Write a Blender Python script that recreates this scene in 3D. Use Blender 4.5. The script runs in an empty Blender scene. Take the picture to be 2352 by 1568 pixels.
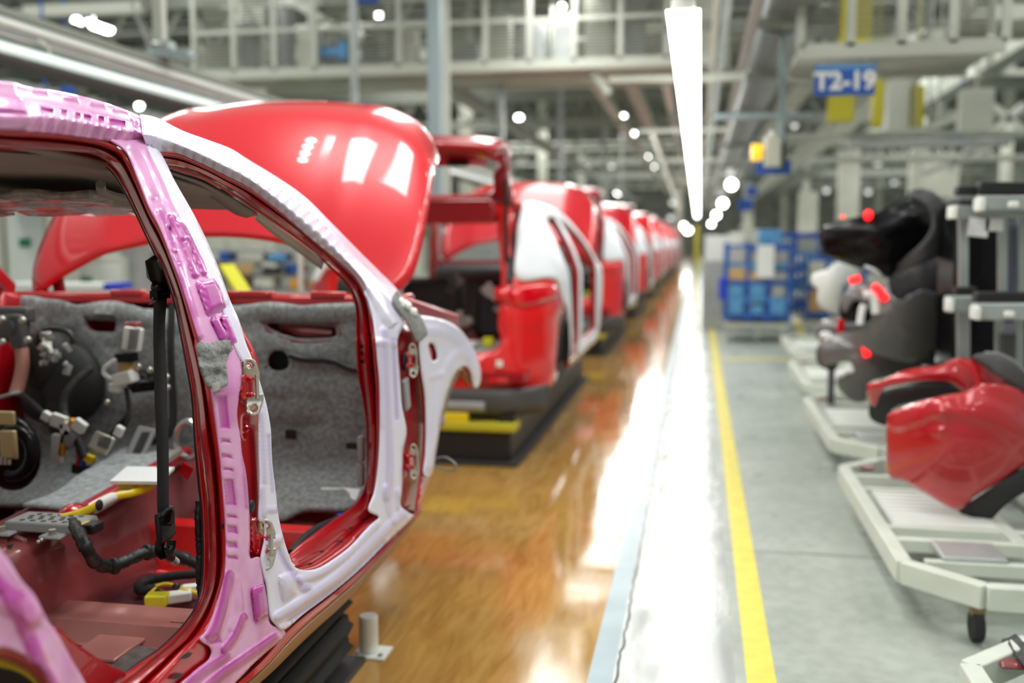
import bpy, bmesh, math, random
import numpy as np
from mathutils import Vector, Matrix, Euler, noise
from mathutils.geometry import delaunay_2d_cdt

SC = bpy.context.scene
COL = SC.collection
R = math.radians

# ------------------------------------------------------------------ camera
W, H, F, VPX, VPY, CZ = 2352., 1568., 2287., 1605., 550., 1.6
PIT = math.atan((H/2-VPY)/F)
YAW = math.atan((VPX-W/2)/F*math.cos(PIT))
cd = bpy.data.cameras.new('camera')
cam = bpy.data.objects.new('camera', cd)
COL.objects.link(cam)
cam.location = (0, 0, CZ)
cam.rotation_euler = (R(90)-PIT, 0, YAW)
cd.sensor_width = 36.0
cd.lens = 36.0*F/W
cd.clip_start = .05
cd.clip_end = 400
cd.dof.use_dof = True
cd.dof.focus_distance = 2.5
cd.dof.aperture_fstop = 1.35
cd.dof.aperture_blades = 0
SC.camera = cam
FW = np.array([-math.sin(YAW)*math.cos(PIT), math.cos(YAW)*math.cos(PIT), -math.sin(PIT)])
RT = np.array([math.cos(YAW), math.sin(YAW), 0.0])
UP = np.cross(RT, FW)

# ------------------------------------------------------------------ view, world, hall light
SC.view_settings.view_transform = 'Standard'
SC.view_settings.look = 'None'
SC.view_settings.gamma = 1
SC.view_settings.use_curve_mapping = False
SC.view_settings.exposure = 0.0
SC.cycles.use_denoising = True
SC.cycles.max_bounces = 7
SC.cycles.diffuse_bounces = 3
SC.cycles.glossy_bounces = 4
SC.cycles.transmission_bounces = 5
SC.cycles.caustics_reflective = False
SC.cycles.caustics_refractive = False
SC.cycles.sample_clamp_indirect = 6
wd = bpy.data.worlds.new('world')
SC.world = wd
wd.use_nodes = True
bg = wd.node_tree.nodes['Background']
bg.inputs[0].default_value = (.90, .95, .86, 1)
bg.inputs[1].default_value = .36


def area(name, loc, sx, sy, power, rot=(0, 0, 0), color=(1, 1, .97), spread=180):
    l = bpy.data.lights.new(name, 'AREA')
    l.shape = 'RECTANGLE'; l.size = sx; l.size_y = sy; l.energy = power; l.color = color
    l.spread = R(spread)
    o = bpy.data.objects.new(name, l); COL.objects.link(o)
    o.location = loc; o.rotation_euler = rot
    return o


# lamps above the line, walkway and store, and fill lights added for brightness
area('line_and_fill_panel', (-1.70, 4.2, 4.5), 1.0, 1.0, 54)
area('line_and_fill_panel', (-.80, 4.5, 4.5), .42, 1.2, 28)
area('line_and_fill_panel', (-2.0, .6, 4.5), 1.0, 1.2, 48)  # unseen panel, added to light the cabin and covers
area('line_and_fill_panel', (-2.6, -2.2, 4.5), 2.0, 1.0, 70)  # second added panel behind the camera, for the same fill
area('line_light_row', (-1.95, 13, 5.0), .9, 11, 240)
area('line_light_row', (-1.95, 33, 5.0), .9, 26, 900)
area('hall_fill_light', (-4, 70, 7.5), 10, 40, 2600)  # broad unseen fill, added as ambient light for the far hall
area('hall_fill_light', (-9, 40, 7.2), 3, 30, 900)  # added fill, lifts the hall beyond the line
area('walkway_light_row', (-.08, .5, 3.3), .12, 7, 70)
area('walkway_light_row', (-.08, 14, 2.68), .12, 17, 85)
area('walkway_light_row', (-.08, 40, 2.68), .12, 34, 170)
area('store_light_row', (3.5, 8, 6.0), .8, 14, 140)
area('store_light_row', (6, 28, 6.4), 2, 24, 1100)
area('store_light_row', (12, 60, 7.2), 8, 40, 2300)
area('hall_fill_light', (-8, 14, 6.8), 1, 20, 620)  # added fill for the left side of the hall


# ------------------------------------------------------------------ picture rays (surveying: where a traced edge meets a real surface)
def rays(P):
    P = np.asarray(P, float)
    return FW[None]+RT[None]*((P[:, 0]-W/2)/F)[:, None]+UP[None]*((H/2-P[:, 1])/F)[:, None]


def on_x(P, X):
    d = rays(P); t = np.asarray(X, float)/d[:, 0]
    return d*t[:, None]+np.array([0, 0, CZ])


def on_y(P, Y):
    d = rays(P); t = np.asarray(Y, float)/d[:, 1]
    return d*t[:, None]+np.array([0, 0, CZ])


def on_z(P, Z):
    d = rays(P); t = (np.asarray(Z, float)-CZ)/d[:, 2]
    return d*t[:, None]+np.array([0, 0, CZ])


def side_x(z):
    """outer skin of the first car: plumb below the belt, leaning in above it"""
    return -1.04-.27*np.clip((z-1.25)/.62, 0, 1.3)**1.4


def on_side(P, off=0.):
    """traced points put on the car's side skin; off > 0 lies further out"""
    P = np.asarray(P, float)
    X = np.full(len(P), -1.1)
    for _ in range(14):
        q = on_x(P, X)
        X = .5*X+.5*(side_x(q[:, 2])+off)
    return on_x(P, X)


# ------------------------------------------------------------------ materials
M = {}


def mat(name, col, rough=.5, metal=0., coat=0., emit=0., spec=.5, noise_amt=0., noise_scale=8., bump=0., bump_scale=60., coat_rough=.05,
        alpha=1., trans=0., attr=None, col2=None, sheen=0.):
    m = bpy.data.materials.new(name); m.use_nodes = True
    nt = m.node_tree; b = nt.nodes['Principled BSDF']
    c = (*col, 1)
    b.inputs['Base Color'].default_value = c
    b.inputs['Roughness'].default_value = rough
    b.inputs['Metallic'].default_value = metal
    b.inputs['Coat Weight'].default_value = coat
    b.inputs['Coat Roughness'].default_value = coat_rough
    b.inputs['Specular IOR Level'].default_value = spec
    b.inputs['Alpha'].default_value = alpha
    b.inputs['Transmission Weight'].default_value = trans
    b.inputs['Sheen Weight'].default_value = sheen
    if emit:
        b.inputs['Emission Color'].default_value = c
        b.inputs['Emission Strength'].default_value = emit
    tc = nt.nodes.new('ShaderNodeTexCoord')
    if noise_amt or col2:
        n = nt.nodes.new('ShaderNodeTexNoise'); n.inputs['Scale'].default_value = noise_scale; n.inputs['Detail'].default_value = 4
        nt.links.new(tc.outputs['Object'], n.inputs['Vector'])
        r = nt.nodes.new('ShaderNodeValToRGB')
        lo = col2 if col2 else tuple(max(0, x*(1-noise_amt)) for x in col)
        hi = col if col2 else tuple(min(1, x*(1+noise_amt)) for x in col)
        r.color_ramp.elements[0].position = .35; r.color_ramp.elements[1].position = .65
        r.color_ramp.elements[0].color = (*lo, 1); r.color_ramp.elements[1].color = (*hi, 1)
        nt.links.new(n.outputs['Fac'], r.inputs['Fac'])
        nt.links.new(r.outputs['Color'], b.inputs['Base Color'])
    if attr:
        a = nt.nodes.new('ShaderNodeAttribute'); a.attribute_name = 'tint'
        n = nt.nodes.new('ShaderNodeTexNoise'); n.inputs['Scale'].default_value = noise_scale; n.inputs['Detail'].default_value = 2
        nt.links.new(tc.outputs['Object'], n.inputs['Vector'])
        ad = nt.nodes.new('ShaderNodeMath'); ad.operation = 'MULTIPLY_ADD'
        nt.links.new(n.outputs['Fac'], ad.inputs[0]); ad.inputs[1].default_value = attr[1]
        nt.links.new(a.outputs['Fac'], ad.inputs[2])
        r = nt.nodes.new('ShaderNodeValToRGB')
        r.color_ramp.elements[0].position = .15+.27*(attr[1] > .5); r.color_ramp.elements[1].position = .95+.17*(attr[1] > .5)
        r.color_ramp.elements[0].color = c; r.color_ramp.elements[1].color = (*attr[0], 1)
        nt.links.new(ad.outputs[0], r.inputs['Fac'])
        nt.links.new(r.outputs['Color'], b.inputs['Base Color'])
    if bump:
        n = nt.nodes.new('ShaderNodeTexNoise'); n.inputs['Scale'].default_value = bump_scale; n.inputs['Detail'].default_value = 5
        nt.links.new(tc.outputs['Object'], n.inputs['Vector'])
        bp = nt.nodes.new('ShaderNodeBump'); bp.inputs['Strength'].default_value = bump; bp.inputs['Distance'].default_value = .01
        nt.links.new(n.outputs['Fac'], bp.inputs['Height'])
        nt.links.new(bp.outputs['Normal'], b.inputs['Normal'])
    M[name] = m
    return m


mat('red', (.52, .004, .012), .3, .12, 1.0, coat_rough=.03, noise_amt=.05, noise_scale=3)
mat('hood_red', (.62, .003, .014), .32, .1, 1.0, coat_rough=.03)
mat('gate_red', (.40, .004, .014), .3, .1, .8, coat_rough=.05)
mat('bright_red', (.80, .010, .012), .3, .0, 1.0, coat_rough=.06)
mat('primer_red', (.27, .055, .06), .3, .1, .6, noise_amt=.12, noise_scale=5)
mat('primer_lit', (.48, .19, .17), .32, .1, .6, noise_amt=.08, noise_scale=5)  # paler copy of the primer, reflected light on raised pressings put into the colour
mat('floor_primer', (.13, .038, .05), .36, .1, .5, noise_amt=.2, noise_scale=6)
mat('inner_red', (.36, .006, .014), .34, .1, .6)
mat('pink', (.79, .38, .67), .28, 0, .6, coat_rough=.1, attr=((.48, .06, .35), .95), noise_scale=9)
mat('lilac', (.78, .74, .90), .33, 0, .4, coat_rough=.15, attr=((.52, .44, .74), .25), noise_scale=5)
mat('white_cover', (.90, .94, 1.0), .4, 0, .3, coat_rough=.2)
mat('felt', (.27, .29, .29), .95, bump=.6, bump_scale=260, noise_amt=.3, noise_scale=60, sheen=.3)
mat('felt_light', (.38, .42, .43), .95, bump=.7, bump_scale=160, noise_amt=.28, noise_scale=40, sheen=.3)
mat('felt_dark', (.075, .078, .08), .95, bump=.5, bump_scale=160, noise_amt=.3, noise_scale=40)
mat('felt_tape', (.21, .215, .2), .97, bump=1., bump_scale=180, noise_amt=.35, noise_scale=70, sheen=.4)
mat('carpet', (.16, .13, .12), .9, bump=.3, bump_scale=120, noise_amt=.25, noise_scale=30)
mat('black', (.012, .012, .013), .45)
mat('gloss_black', (.003, .003, .004), .3, 0, .15, spec=.2)
mat('rubber', (.02, .02, .02), .7)
mat('webbing', (.022, .022, .025), .6, bump=.4, bump_scale=500)
mat('dark_grey', (.07, .07, .072), .5)
mat('grey_cover', (.14, .13, .125), .35, 0, .5)
mat('grey_plastic', (.32, .33, .33), .45)
mat('white', (.82, .84, .80), .5)
mat('paper', (.88, .90, .90), .7)
mat('cream', (.62, .63, .54), .5, noise_amt=.06, noise_scale=2)
mat('headliner', (.30, .27, .25), .8, noise_amt=.06, noise_scale=6)
mat('film', (.36, .32, .31), .25, 0, .6, bump=.9, bump_scale=45, noise_amt=.3, noise_scale=30)
mat('zinc', (.55, .54, .48), .38, .8)
mat('steel', (.62, .63, .62), .3, .9)
mat('steel_grey', (.42, .44, .43), .45, .4, noise_amt=.08)
mat('yellow', (.85, .62, .01), .4, 0, .3)
mat('lemon', (.80, .78, .03), .4)
mat('dull_yellow', (.52, .47, .02), .5)
mat('orange', (.8, .35, .02), .5)
mat('blue', (.02, .10, .42), .45)
mat('light_blue', (.10, .32, .62), .45)
mat('sign_blue', (.015, .10, .45), .4)
mat('bright_blue', (.01, .05, .60), .4)
mat('brown', (.30, .13, .055), .45, 0, .3, coat_rough=.3)
mat('tan', (.55, .36, .16), .7)
mat('green', (.01, .22, .12), .5)
mat('copper_skin', (.45, .2, .15), .5)
mat('trolley', (.66, .70, .62), .42, noise_amt=.05, noise_scale=6)
mat('truss', (.27, .29, .25), .6, .1)
mat('pale_steel', (.55, .57, .50), .5, .2)
mat('blue_steel', (.34, .42, .44), .45, .3)
mat('galv', (.46, .50, .49), .4, .6, noise_amt=.12, noise_scale=3)
mat('roof_dark', (.16, .17, .145), .8, noise_amt=.4, noise_scale=.6)
mat('mesh_panel', (.21, .22, .18), .6, .2)
mat('machine', (.42, .44, .38), .6, noise_amt=.3, noise_scale=1.5)
mat('tail_red', (.75, .0, .01), .12, 0, 1)
mat('glow_red', (1, .01, .015), .3, emit=2.5)
mat('beacon', (1, .62, .03), .3, emit=.8)
mat('lamp_white', (1, 1, .97), .4, emit=9)
mat('spot_lamp', (1, 1, .97), .4, emit=45)
mat('dim_lamp', (1, 1, .97), .4, emit=1.2)
mat('lamp_pale', (.80, .95, .92), .25, 0, .5, emit=.55)
mat('bay_lamp', (1, 1, .97), .4, emit=16)
mat('bronze', (.28, .2, .1), .35, .6)
mat('gold', (.55, .44, .22), .4, .5)
mat('smoked', (.20, .20, .27), .15, 0, .6)


# ------------------------------------------------------------------ mesh tools
def catmull(P, n, closed=False):
    """resample a polyline to n points, smooth, by arc length"""
    P = np.asarray(P, float)
    if closed:
        P = np.vstack([P, P[:1]])
    k = len(P)
    if k > 2:
        out = []
        for i in range(k-1):
            p0 = P[(i-1) % (k-1)] if closed else P[max(i-1, 0)]
            p3 = P[(i+2) % (k-1) if closed else min(i+2, k-1)]
            p1, p2 = P[i], P[i+1]
            for t in np.linspace(0, 1, 8, endpoint=False):
                out.append(.5*((2*p1)+(-p0+p2)*t+(2*p0-5*p1+4*p2-p3)*t*t+(-p0+3*p1-3*p2+p3)*t**3))
        out.append(P[-1]); P = np.array(out)
    d = np.r_[0, np.cumsum(np.linalg.norm(np.diff(P, axis=0), axis=1))]
    s = np.linspace(0, d[-1], n+1 if closed else n)
    Q = np.stack([np.interp(s, d, P[:, j]) for j in range(P.shape[1])], 1)
    return Q[:-1] if closed else Q


class MB:
    def __init__(s): s.v = []; s.f = []; s.t = None

    def add(s, V, Fc):
        o = len(s.v); s.v += [tuple(map(float, p)) for p in V]; s.f += [tuple(i+o for i in f) for f in Fc]; return s

    def box(s, c, d, rot=None, taper=1.):
        x, y, z = [k/2 for k in d]; t = taper
        V = [Vector(p) for p in ((-x, -y, -z), (x, -y, -z), (x, y, -z), (-x, y, -z), (-x*t, -y*t, z), (x*t, -y*t, z), (x*t, y*t, z), (-x*t, y*t, z))]
        if rot is not None:
            m = Euler(rot).to_matrix(); V = [m @ p for p in V]
        c = Vector(c)
        return s.add([p+c for p in V], [(3, 2, 1, 0), (4, 5, 6, 7), (0, 1, 5, 4), (1, 2, 6, 5), (2, 3, 7, 6), (3, 0, 4, 7)])

    def beam(s, p, q, w, h=None, up=(0, 0, 1)):
        p, q = Vector(p), Vector(q); h = h or w; d = (q-p).normalized(); u = Vector(up)
        if abs(d.dot(u)) > .98: u = Vector((0, 1, 0))
        a = d.cross(u).normalized(); b = a.cross(d)
        V = [r+a*i*w/2+b*j*h/2 for r in (p, q) for i, j in ((-1, -1), (1, -1), (1, 1), (-1, 1))]
        return s.add(V, [(0, 1, 2, 3), (7, 6, 5, 4), (0, 4, 5, 1), (1, 5, 6, 2), (2, 6, 7, 3), (3, 7, 4, 0)])

    def tube(s, pts, r, n=8, smooth=0, cap=True):
        if smooth: pts = catmull([tuple(p) for p in pts], smooth)
        P = [Vector(p) for p in pts]; rr = r if hasattr(r, '__len__') else [r]*len(P)
        a = None; V = []
        for i, p in enumerate(P):
            d = (P[min(i+1, len(P)-1)]-P[max(i-1, 0)]).normalized()
            if a is None:
                a = d.orthogonal().normalized()
            else:
                a = (a-d*a.dot(d))
                a = a.normalized() if a.length > 1e-6 else d.orthogonal().normalized()
            b = d.cross(a)
            V += [p+(a*math.cos(2*math.pi*k/n)+b*math.sin(2*math.pi*k/n))*rr[i] for k in range(n)]
        Fc = [(i*n+k, i*n+(k+1) % n, (i+1)*n+(k+1) % n, (i+1)*n+k) for i in range(len(P)-1) for k in range(n)]
        if cap: Fc += [tuple(range(n-1, -1, -1)), tuple((len(P)-1)*n+k for k in range(n))]
        return s.add(V, Fc)

    def cyl(s, p, q, r, r2=None, n=16):
        return s.tube([p, q], [r, r if r2 is None else r2], n)

    def ball(s, c, r, n=12, m=8):
        r = r if hasattr(r, '__len__') else (r, r, r)
        V = []; Fc = []
        for i in range(m+1):
            th = math.pi*i/m
            for k in range(n):
                ph = 2*math.pi*k/n
                V.append((c[0]+r[0]*math.sin(th)*math.cos(ph), c[1]+r[1]*math.sin(th)*math.sin(ph), c[2]+r[2]*math.cos(th)))
        for i in range(m):
            for k in range(n): Fc.append((i*n+k, (i+1)*n+k, (i+1)*n+(k+1) % n, i*n+(k+1) % n))
        return s.add(V, Fc)

    def prism(s, pts, ext):
        """polygon (3d points) pushed along ext"""
        P = [Vector(p) for p in pts]; e = Vector(ext); n = len(P)
        return s.add(P+[p+e for p in P], [tuple(range(n-1, -1, -1)), tuple(range(n, 2*n))]+[(i, (i+1) % n, n+(i+1) % n, n+i) for i in range(n)])

    def loft(s, rails, n=40, closed=False, smooth=True, cap=False):
        """surface through rails of 3d points; closed wraps the last rail to the first"""
        Q = [catmull(r, n) if smooth else np.asarray(r, float) for r in rails]
        n = len(Q[0]); m = len(Q)
        Fc = [(i*n+k, i*n+k+1, ((i+1) % m)*n+k+1, ((i+1) % m)*n+k) for i in range(m if closed else m-1) for k in range(n-1)]
        if cap and closed: Fc += [tuple(i*n for i in range(m)), tuple(i*n+n-1 for i in range(m-1, -1, -1))]
        return s.add([p for q in Q for p in q], Fc)

    def build(s, name, m, parent=None, bevel=0., solid=0., angle=40, seg=2, sub=0, flip=False):
        me = bpy.data.meshes.new(name)
        off = Vector((0, 0, 0))
        if parent is not None:
            q = parent
            while q is not None: off += q.location; q = q.parent
        me.from_pydata([tuple(Vector(p)-off) for p in s.v], [], s.f)
        bm = bmesh.new(); bm.from_mesh(me); bmesh.ops.recalc_face_normals(bm, faces=bm.faces)
        if flip: bmesh.ops.reverse_faces(bm, faces=bm.faces)
        bm.to_mesh(me); bm.free()
        if s.t is not None:
            a = me.attributes.new('tint', 'FLOAT', 'POINT'); a.data.foreach_set('value', np.asarray(s.t, np.float32))
        me.polygons.foreach_set('use_smooth', [True]*len(me.polygons))
        me.set_sharp_from_angle(angle=R(angle))
        me.materials.append(M[m] if isinstance(m, str) else m)
        o = bpy.data.objects.new(name, me); COL.objects.link(o)
        if parent is not None: o.parent = parent
        if solid:
            k = o.modifiers.new('solid', 'SOLIDIFY'); k.thickness = abs(solid); k.offset = -1 if solid > 0 else 1
        if bevel:
            k = o.modifiers.new('bevel', 'BEVEL'); k.width = bevel; k.segments = seg; k.limit_method = 'ANGLE'; k.angle_limit = R(35)
        if sub:
            k = o.modifiers.new('sub', 'SUBSURF'); k.levels = sub; k.render_levels = sub
        return o


def tag(o, label, cat, group=None):
    o['label'] = label; o['category'] = cat
    if group: o['group'] = group
    return o


def thing(name, label, cat, loc, group=None):
    o = bpy.data.objects.new(name, None); COL.objects.link(o); o.location = loc; o.empty_display_size = .1
    return tag(o, label, cat, group)


def each(name, m, parent, mbs, **k):
    return [q.build(name, m, parent, **k) for q in mbs]


def struct(o): o['kind'] = 'structure'; return o


def copy_tree(o, parent=None):
    c = o.copy(); COL.objects.link(c)
    if parent is not None: c.parent = parent
    for ch in list(o.children): copy_tree(ch, c)
    return c


def dup(o, loc, label, group=None, rz=None):
    c = copy_tree(o); c.location = loc; c['label'] = label
    if rz is not None: c.rotation_euler.z = rz
    if group: c['group'] = group
    return c


# polygon tools in picture or plan coordinates
def inside(P, poly):
    P = np.asarray(P, float); poly = np.asarray(poly, float); c = np.zeros(len(P), bool); j = len(poly)-1
    for i in range(len(poly)):
        xi, yi = poly[i]; xj, yj = poly[j]
        if yi != yj:
            c ^= ((yi > P[:, 1]) != (yj > P[:, 1])) & (P[:, 0] < (xj-xi)*(P[:, 1]-yi)/(yj-yi)+xi)
        j = i
    return c


def seg_dist(P, poly, closed=True):
    P = np.asarray(P, float); poly = np.asarray(poly, float); d = np.full(len(P), 1e9)
    for i in range(len(poly) if closed else len(poly)-1):
        a, b = poly[i], poly[(i+1) % len(poly)]; ab = b-a
        t = np.clip(((P-a)@ab)/max(ab@ab, 1e-12), 0, 1)
        d = np.minimum(d, np.linalg.norm(P-a-t[:, None]*ab, axis=1))
    return d


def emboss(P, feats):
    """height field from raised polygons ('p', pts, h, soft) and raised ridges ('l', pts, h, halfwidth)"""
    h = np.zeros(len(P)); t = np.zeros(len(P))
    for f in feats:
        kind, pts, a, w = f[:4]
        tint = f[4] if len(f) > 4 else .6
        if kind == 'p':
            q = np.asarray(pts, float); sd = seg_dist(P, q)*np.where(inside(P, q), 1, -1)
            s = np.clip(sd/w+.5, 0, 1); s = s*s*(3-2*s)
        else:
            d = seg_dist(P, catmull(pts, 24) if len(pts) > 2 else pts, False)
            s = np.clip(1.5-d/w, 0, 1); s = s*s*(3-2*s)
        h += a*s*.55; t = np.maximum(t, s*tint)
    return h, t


def panel(outline, place, feats=(), holes=(), step=8., wob=0., smooth=True, dens=None):
    """flat triangulation of an outline, then put on a surface by place(P, height)"""
    def ring(o):
        o = np.asarray(o, float)
        L = np.linalg.norm(np.diff(np.vstack([o, o[:1]]), axis=0), axis=1).sum()
        return catmull(o, max(8, int(L/step)), True) if smooth else resamp(o)

    def resamp(o):
        out = []
        for i in range(len(o)):
            a, b = o[i], o[(i+1) % len(o)]
            k = max(1, int(np.linalg.norm(b-a)/step))
            out += [a+(b-a)*j/k for j in range(k)]
        return np.array(out)
    rings = [ring(outline)]+[ring(h) for h in holes]
    V = []; E = []
    for r in rings:
        o = len(V); V += [tuple(p) for p in r]; E += [(o+i, o+(i+1) % len(r)) for i in range(len(r))]
    lo, hi = rings[0].min(0), rings[0].max(0)
    gx, gy = np.meshgrid(np.arange(lo[0], hi[0], step), np.arange(lo[1], hi[1], step*.87))
    gx[1::2] += step/2
    G = np.stack([gx.ravel(), gy.ravel()], 1)
    ok = inside(G, rings[0]) & (seg_dist(G, rings[0]) > step*.5)
    for h in rings[1:]: ok &= ~inside(G, h) & (seg_dist(G, h) > step*.5)
    V += [tuple(p) for p in G[ok]]
    v, e, f, *_ = delaunay_2d_cdt([Vector(p) for p in V], E, [], 1, 1e-5)
    P = np.array([tuple(p) for p in v]); cen = np.array([P[list(t)].mean(0) for t in f])
    keep = inside(cen, rings[0])
    for h in rings[1:]: keep &= ~inside(cen, h)
    hgt, tint = emboss(P, feats)
    if wob:
        hgt = hgt+np.array([wob*noise.noise(Vector((p[0]*.018, p[1]*.018, 3.1))) for p in P])
    mb = MB(); Q = place(P, hgt)
    mb.add(Q, [tuple(t) for t, k in zip(f, keep) if k]); mb.t = list(tint)
    return mb
# ------------------------------------------------------------------ floor
def floor_mat(name, kind):
    m = bpy.data.materials.new(name); m.use_nodes = True; nt = m.node_tree; b = nt.nodes['Principled BSDF']
    tc = nt.nodes.new('ShaderNodeTexCoord'); N = nt.nodes.new; L = nt.links.new

    def noi(sc, det=4, vec=None, dist=0):
        n = N('ShaderNodeTexNoise'); n.inputs['Scale'].default_value = sc; n.inputs['Detail'].default_value = det; n.inputs['Distortion'].default_value = dist
        L(vec or tc.outputs['Object'], n.inputs['Vector']); return n.outputs['Fac']

    def ramp(fac, stops):
        r = N('ShaderNodeValToRGB'); els = r.color_ramp.elements
        while len(els) < len(stops): els.new(.5)
        for e, (p, c) in zip(els, stops): e.position = p; e.color = (*c, 1)
        L(fac, r.inputs['Fac']); return r.outputs['Color']

    def mapping(scale, rot=(0, 0, 0)):
        mp = N('ShaderNodeMapping'); mp.inputs['Scale'].default_value = scale; mp.inputs['Rotation'].default_value = rot
        L(tc.outputs['Object'], mp.inputs['Vector']); return mp.outputs['Vector']

    def mix(a, c, f, op='MIX'):
        x = N('ShaderNodeMix'); x.data_type = 'RGBA'; x.blend_type = op
        L(a, x.inputs['A'])
        if isinstance(c, tuple): x.inputs['B'].default_value = (*c, 1)
        else: L(c, x.inputs['B'])
        if isinstance(f, float): x.inputs['Factor'].default_value = f
        else: L(f, x.inputs['Factor'])
        return x.outputs['Result']
    if kind == 'wood':
        g = noi(3.2, 6, mapping((4.5, .7, 1)), 1.6)
        c = ramp(g, [(.3, (.36, .19, .045)), (.5, (.46, .26, .07)), (.7, (.54, .32, .10))])
        st = noi(.9, 3)
        c = mix(c, ramp(st, [(.42, (.9, .9, .9)), (.6, (1.12, 1.1, 1.02))]), .8, 'MULTIPLY')
        br = N('ShaderNodeTexBrick'); br.offset = .5; br.inputs['Scale'].default_value = 1; br.inputs['Brick Width'].default_value = 1.22
        br.inputs['Row Height'].default_value = 2.44; br.inputs['Mortar Size'].default_value = .0035; br.inputs['Mortar Smooth'].default_value = .3
        L(tc.outputs['Object'], br.inputs['Vector'])
        c = mix(c, (.30, .17, .06), br.outputs['Fac'])
        L(c, b.inputs['Base Color'])
        L(ramp(noi(6, 3), [(.3, (.06,)*3), (.7, (.12,)*3)]), b.inputs['Roughness'])
        b.inputs['Coat Weight'].default_value = .1; b.inputs['Coat Roughness'].default_value = .06
    elif kind == 'concrete':
        c = ramp(noi(1.1, 5), [(.3, (.36, .40, .35)), (.55, (.45, .49, .44)), (.75, (.52, .55, .50))])
        c = mix(c, ramp(noi(14, 4), [(.35, (.88, .88, .88)), (.65, (1.06, 1.06, 1.06))]), 1., 'MULTIPLY')
        br = N('ShaderNodeTexBrick'); br.offset = 0; br.inputs['Scale'].default_value = 1; br.inputs['Brick Width'].default_value = 5.0
        br.inputs['Row Height'].default_value = 5.15; br.inputs['Mortar Size'].default_value = .012
        L(tc.outputs['Object'], br.inputs['Vector'])
        c = mix(c, (.2, .23, .22), br.outputs['Fac'])
        L(c, b.inputs['Base Color'])
        L(ramp(noi(3, 4), [(.3, (.25,)*3), (.7, (.42,)*3)]), b.inputs['Roughness'])
    elif kind == 'plate':
        c = ramp(noi(2.4, 4, mapping((1.5, .25, 1))), [(.3, (.55, .58, .57)), (.7, (.72, .74, .72))])
        L(c, b.inputs['Base Color'])
        L(ramp(noi(4, 4, mapping((3, .5, 1))), [(.3, (.16,)*3), (.7, (.34,)*3)]), b.inputs['Roughness'])
        b.inputs['Metallic'].default_value = .45
    M[name] = m
    return m


floor_mat('floor_wood', 'wood'); floor_mat('floor_concrete', 'concrete'); floor_mat('floor_plate', 'plate')
mat('strip_blue', (.36, .46, .50), .3, noise_amt=.1, noise_scale=3)
mat('line_yellow', (.86, .74, .12), .32, noise_amt=.08, noise_scale=9)
mat('edge_dark', (.1, .11, .11), .5)

struct(MB().box((15, 50, -.05), (29.7, 130, .1)).build('floor', 'floor_concrete'))
struct(MB().box((-1.98, 50, -.05), (3.22, 130, .1)).build('floor', 'floor_wood'))
struct(MB().box((-18.59, 50, -.05), (30, 130, .1)).build('floor', 'floor_concrete'))
struct(MB().box((-.325, 50, -.046), (.09, 130, .1)).build('trim_1', 'strip_blue'))
struct(MB().box((-.06, 50, -.047), (.44, 130, .1)).build('trim_2', 'floor_plate'))
struct(MB().box((.255, 50, -.0485), (.105, 130, .1)).build('trim_3', 'line_yellow'))
# thin dark joint beside the plates, frayed by wear
mb = MB(); rnd = random.Random(4)
pts = [(-.268+.006*rnd.uniform(-1, 1), y) for y in np.arange(2.2, 16, .05)]
mb.add([(x-.004, y, .0035) for x, y in pts]+[(x+.004+.004*rnd.random(), y, .0035) for x, y in pts],
       [(i, i+1, len(pts)+i+1, len(pts)+i) for i in range(len(pts)-1)])
struct(mb.build('trim_4', 'edge_dark', solid=.002))
# painted bay lines of the parts store
def line(name, p, q, w):
    p, q = Vector((*p, .0015)), Vector((*q, .0015))
    return struct(MB().beam(p, q, w, .003).build(name, 'line_yellow'))
line('trim_5', (.32, 13.6), (1.7, 13.9), .16)
line('trim_6', (1.5, 13.9), (1.95, 20.5), .12)
line('trim_7', (.45, 24.0), (2.2, 24.4), .14)

# ------------------------------------------------------------------ walls and roof of the hall
struct(MB().box((0, 115, 5), (70, .4, 11)).build('wall_back', 'machine'))
mb = MB()
for y in np.arange(17, 115, 4.2): mb.box((-2, y, 9.6), (64, 2.1, .1))
for y in np.arange(17, 115, 1.4): mb.box((-2, y, 9.48), (63, .25, .16))
struct(mb.build('ceiling', 'roof_dark'))


def truss(y, z, x0, x1, h=1.2):
    mb = MB()
    mb.beam((x0, y, z), (x1, y, z), .22, .2); mb.beam((x0, y, z+h), (x1, y, z+h), .22, .2)
    n = int((x1-x0)/1.6)
    for i in range(n):
        a = x0+(x1-x0)*i/n; b = x0+(x1-x0)*(i+1)/n; m_ = (a+b)/2
        mb.beam((a, y, z), (m_, y, z+h), .1); mb.beam((m_, y, z+h), (b, y, z), .1)
    return mb


for i, y in enumerate(range(18, 112, 9)):
    o = truss(y, 8.0, -30, 28, 1.3).build('roof_truss', 'truss')
    tag(o, 'grey lattice roof truss crossing the hall, number %s one counted from the walkway end' % ['first', 'second', 'third', 'fourth', 'fifth', 'sixth', 'seventh', 'eighth', 'ninth', 'tenth', 'eleventh'][i], 'roof truss', 'roof trusses of the hall')
for x in (-24, -16, -8.4, 7.2, 15, 22):
    for y in (18, 36, 54, 72, 90):
        o = MB().box((x, y, 4.8), (.45, .45, 9.6)).build('hall_column', 'cream')
        tag(o, 'cream steel hall column %d m down the hall, %s the assembly line' % (y, 'on the far side beyond' if x < 0 else 'in the parts store beside'), 'column', 'cream hall columns')
# ================================================================== FIRST CAR (red body without doors, seen from beside its rear door)
CAR = thing('red_car', 'nearest car on the line, bare red body without doors, hood open, grey felt inside', 'car', (-1.95, 2.2, 0),
            'red cars on the assembly line')


def px(P, off=0.): return on_side(P, off)
def pxx(P, X): return on_x(P, X)


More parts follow.
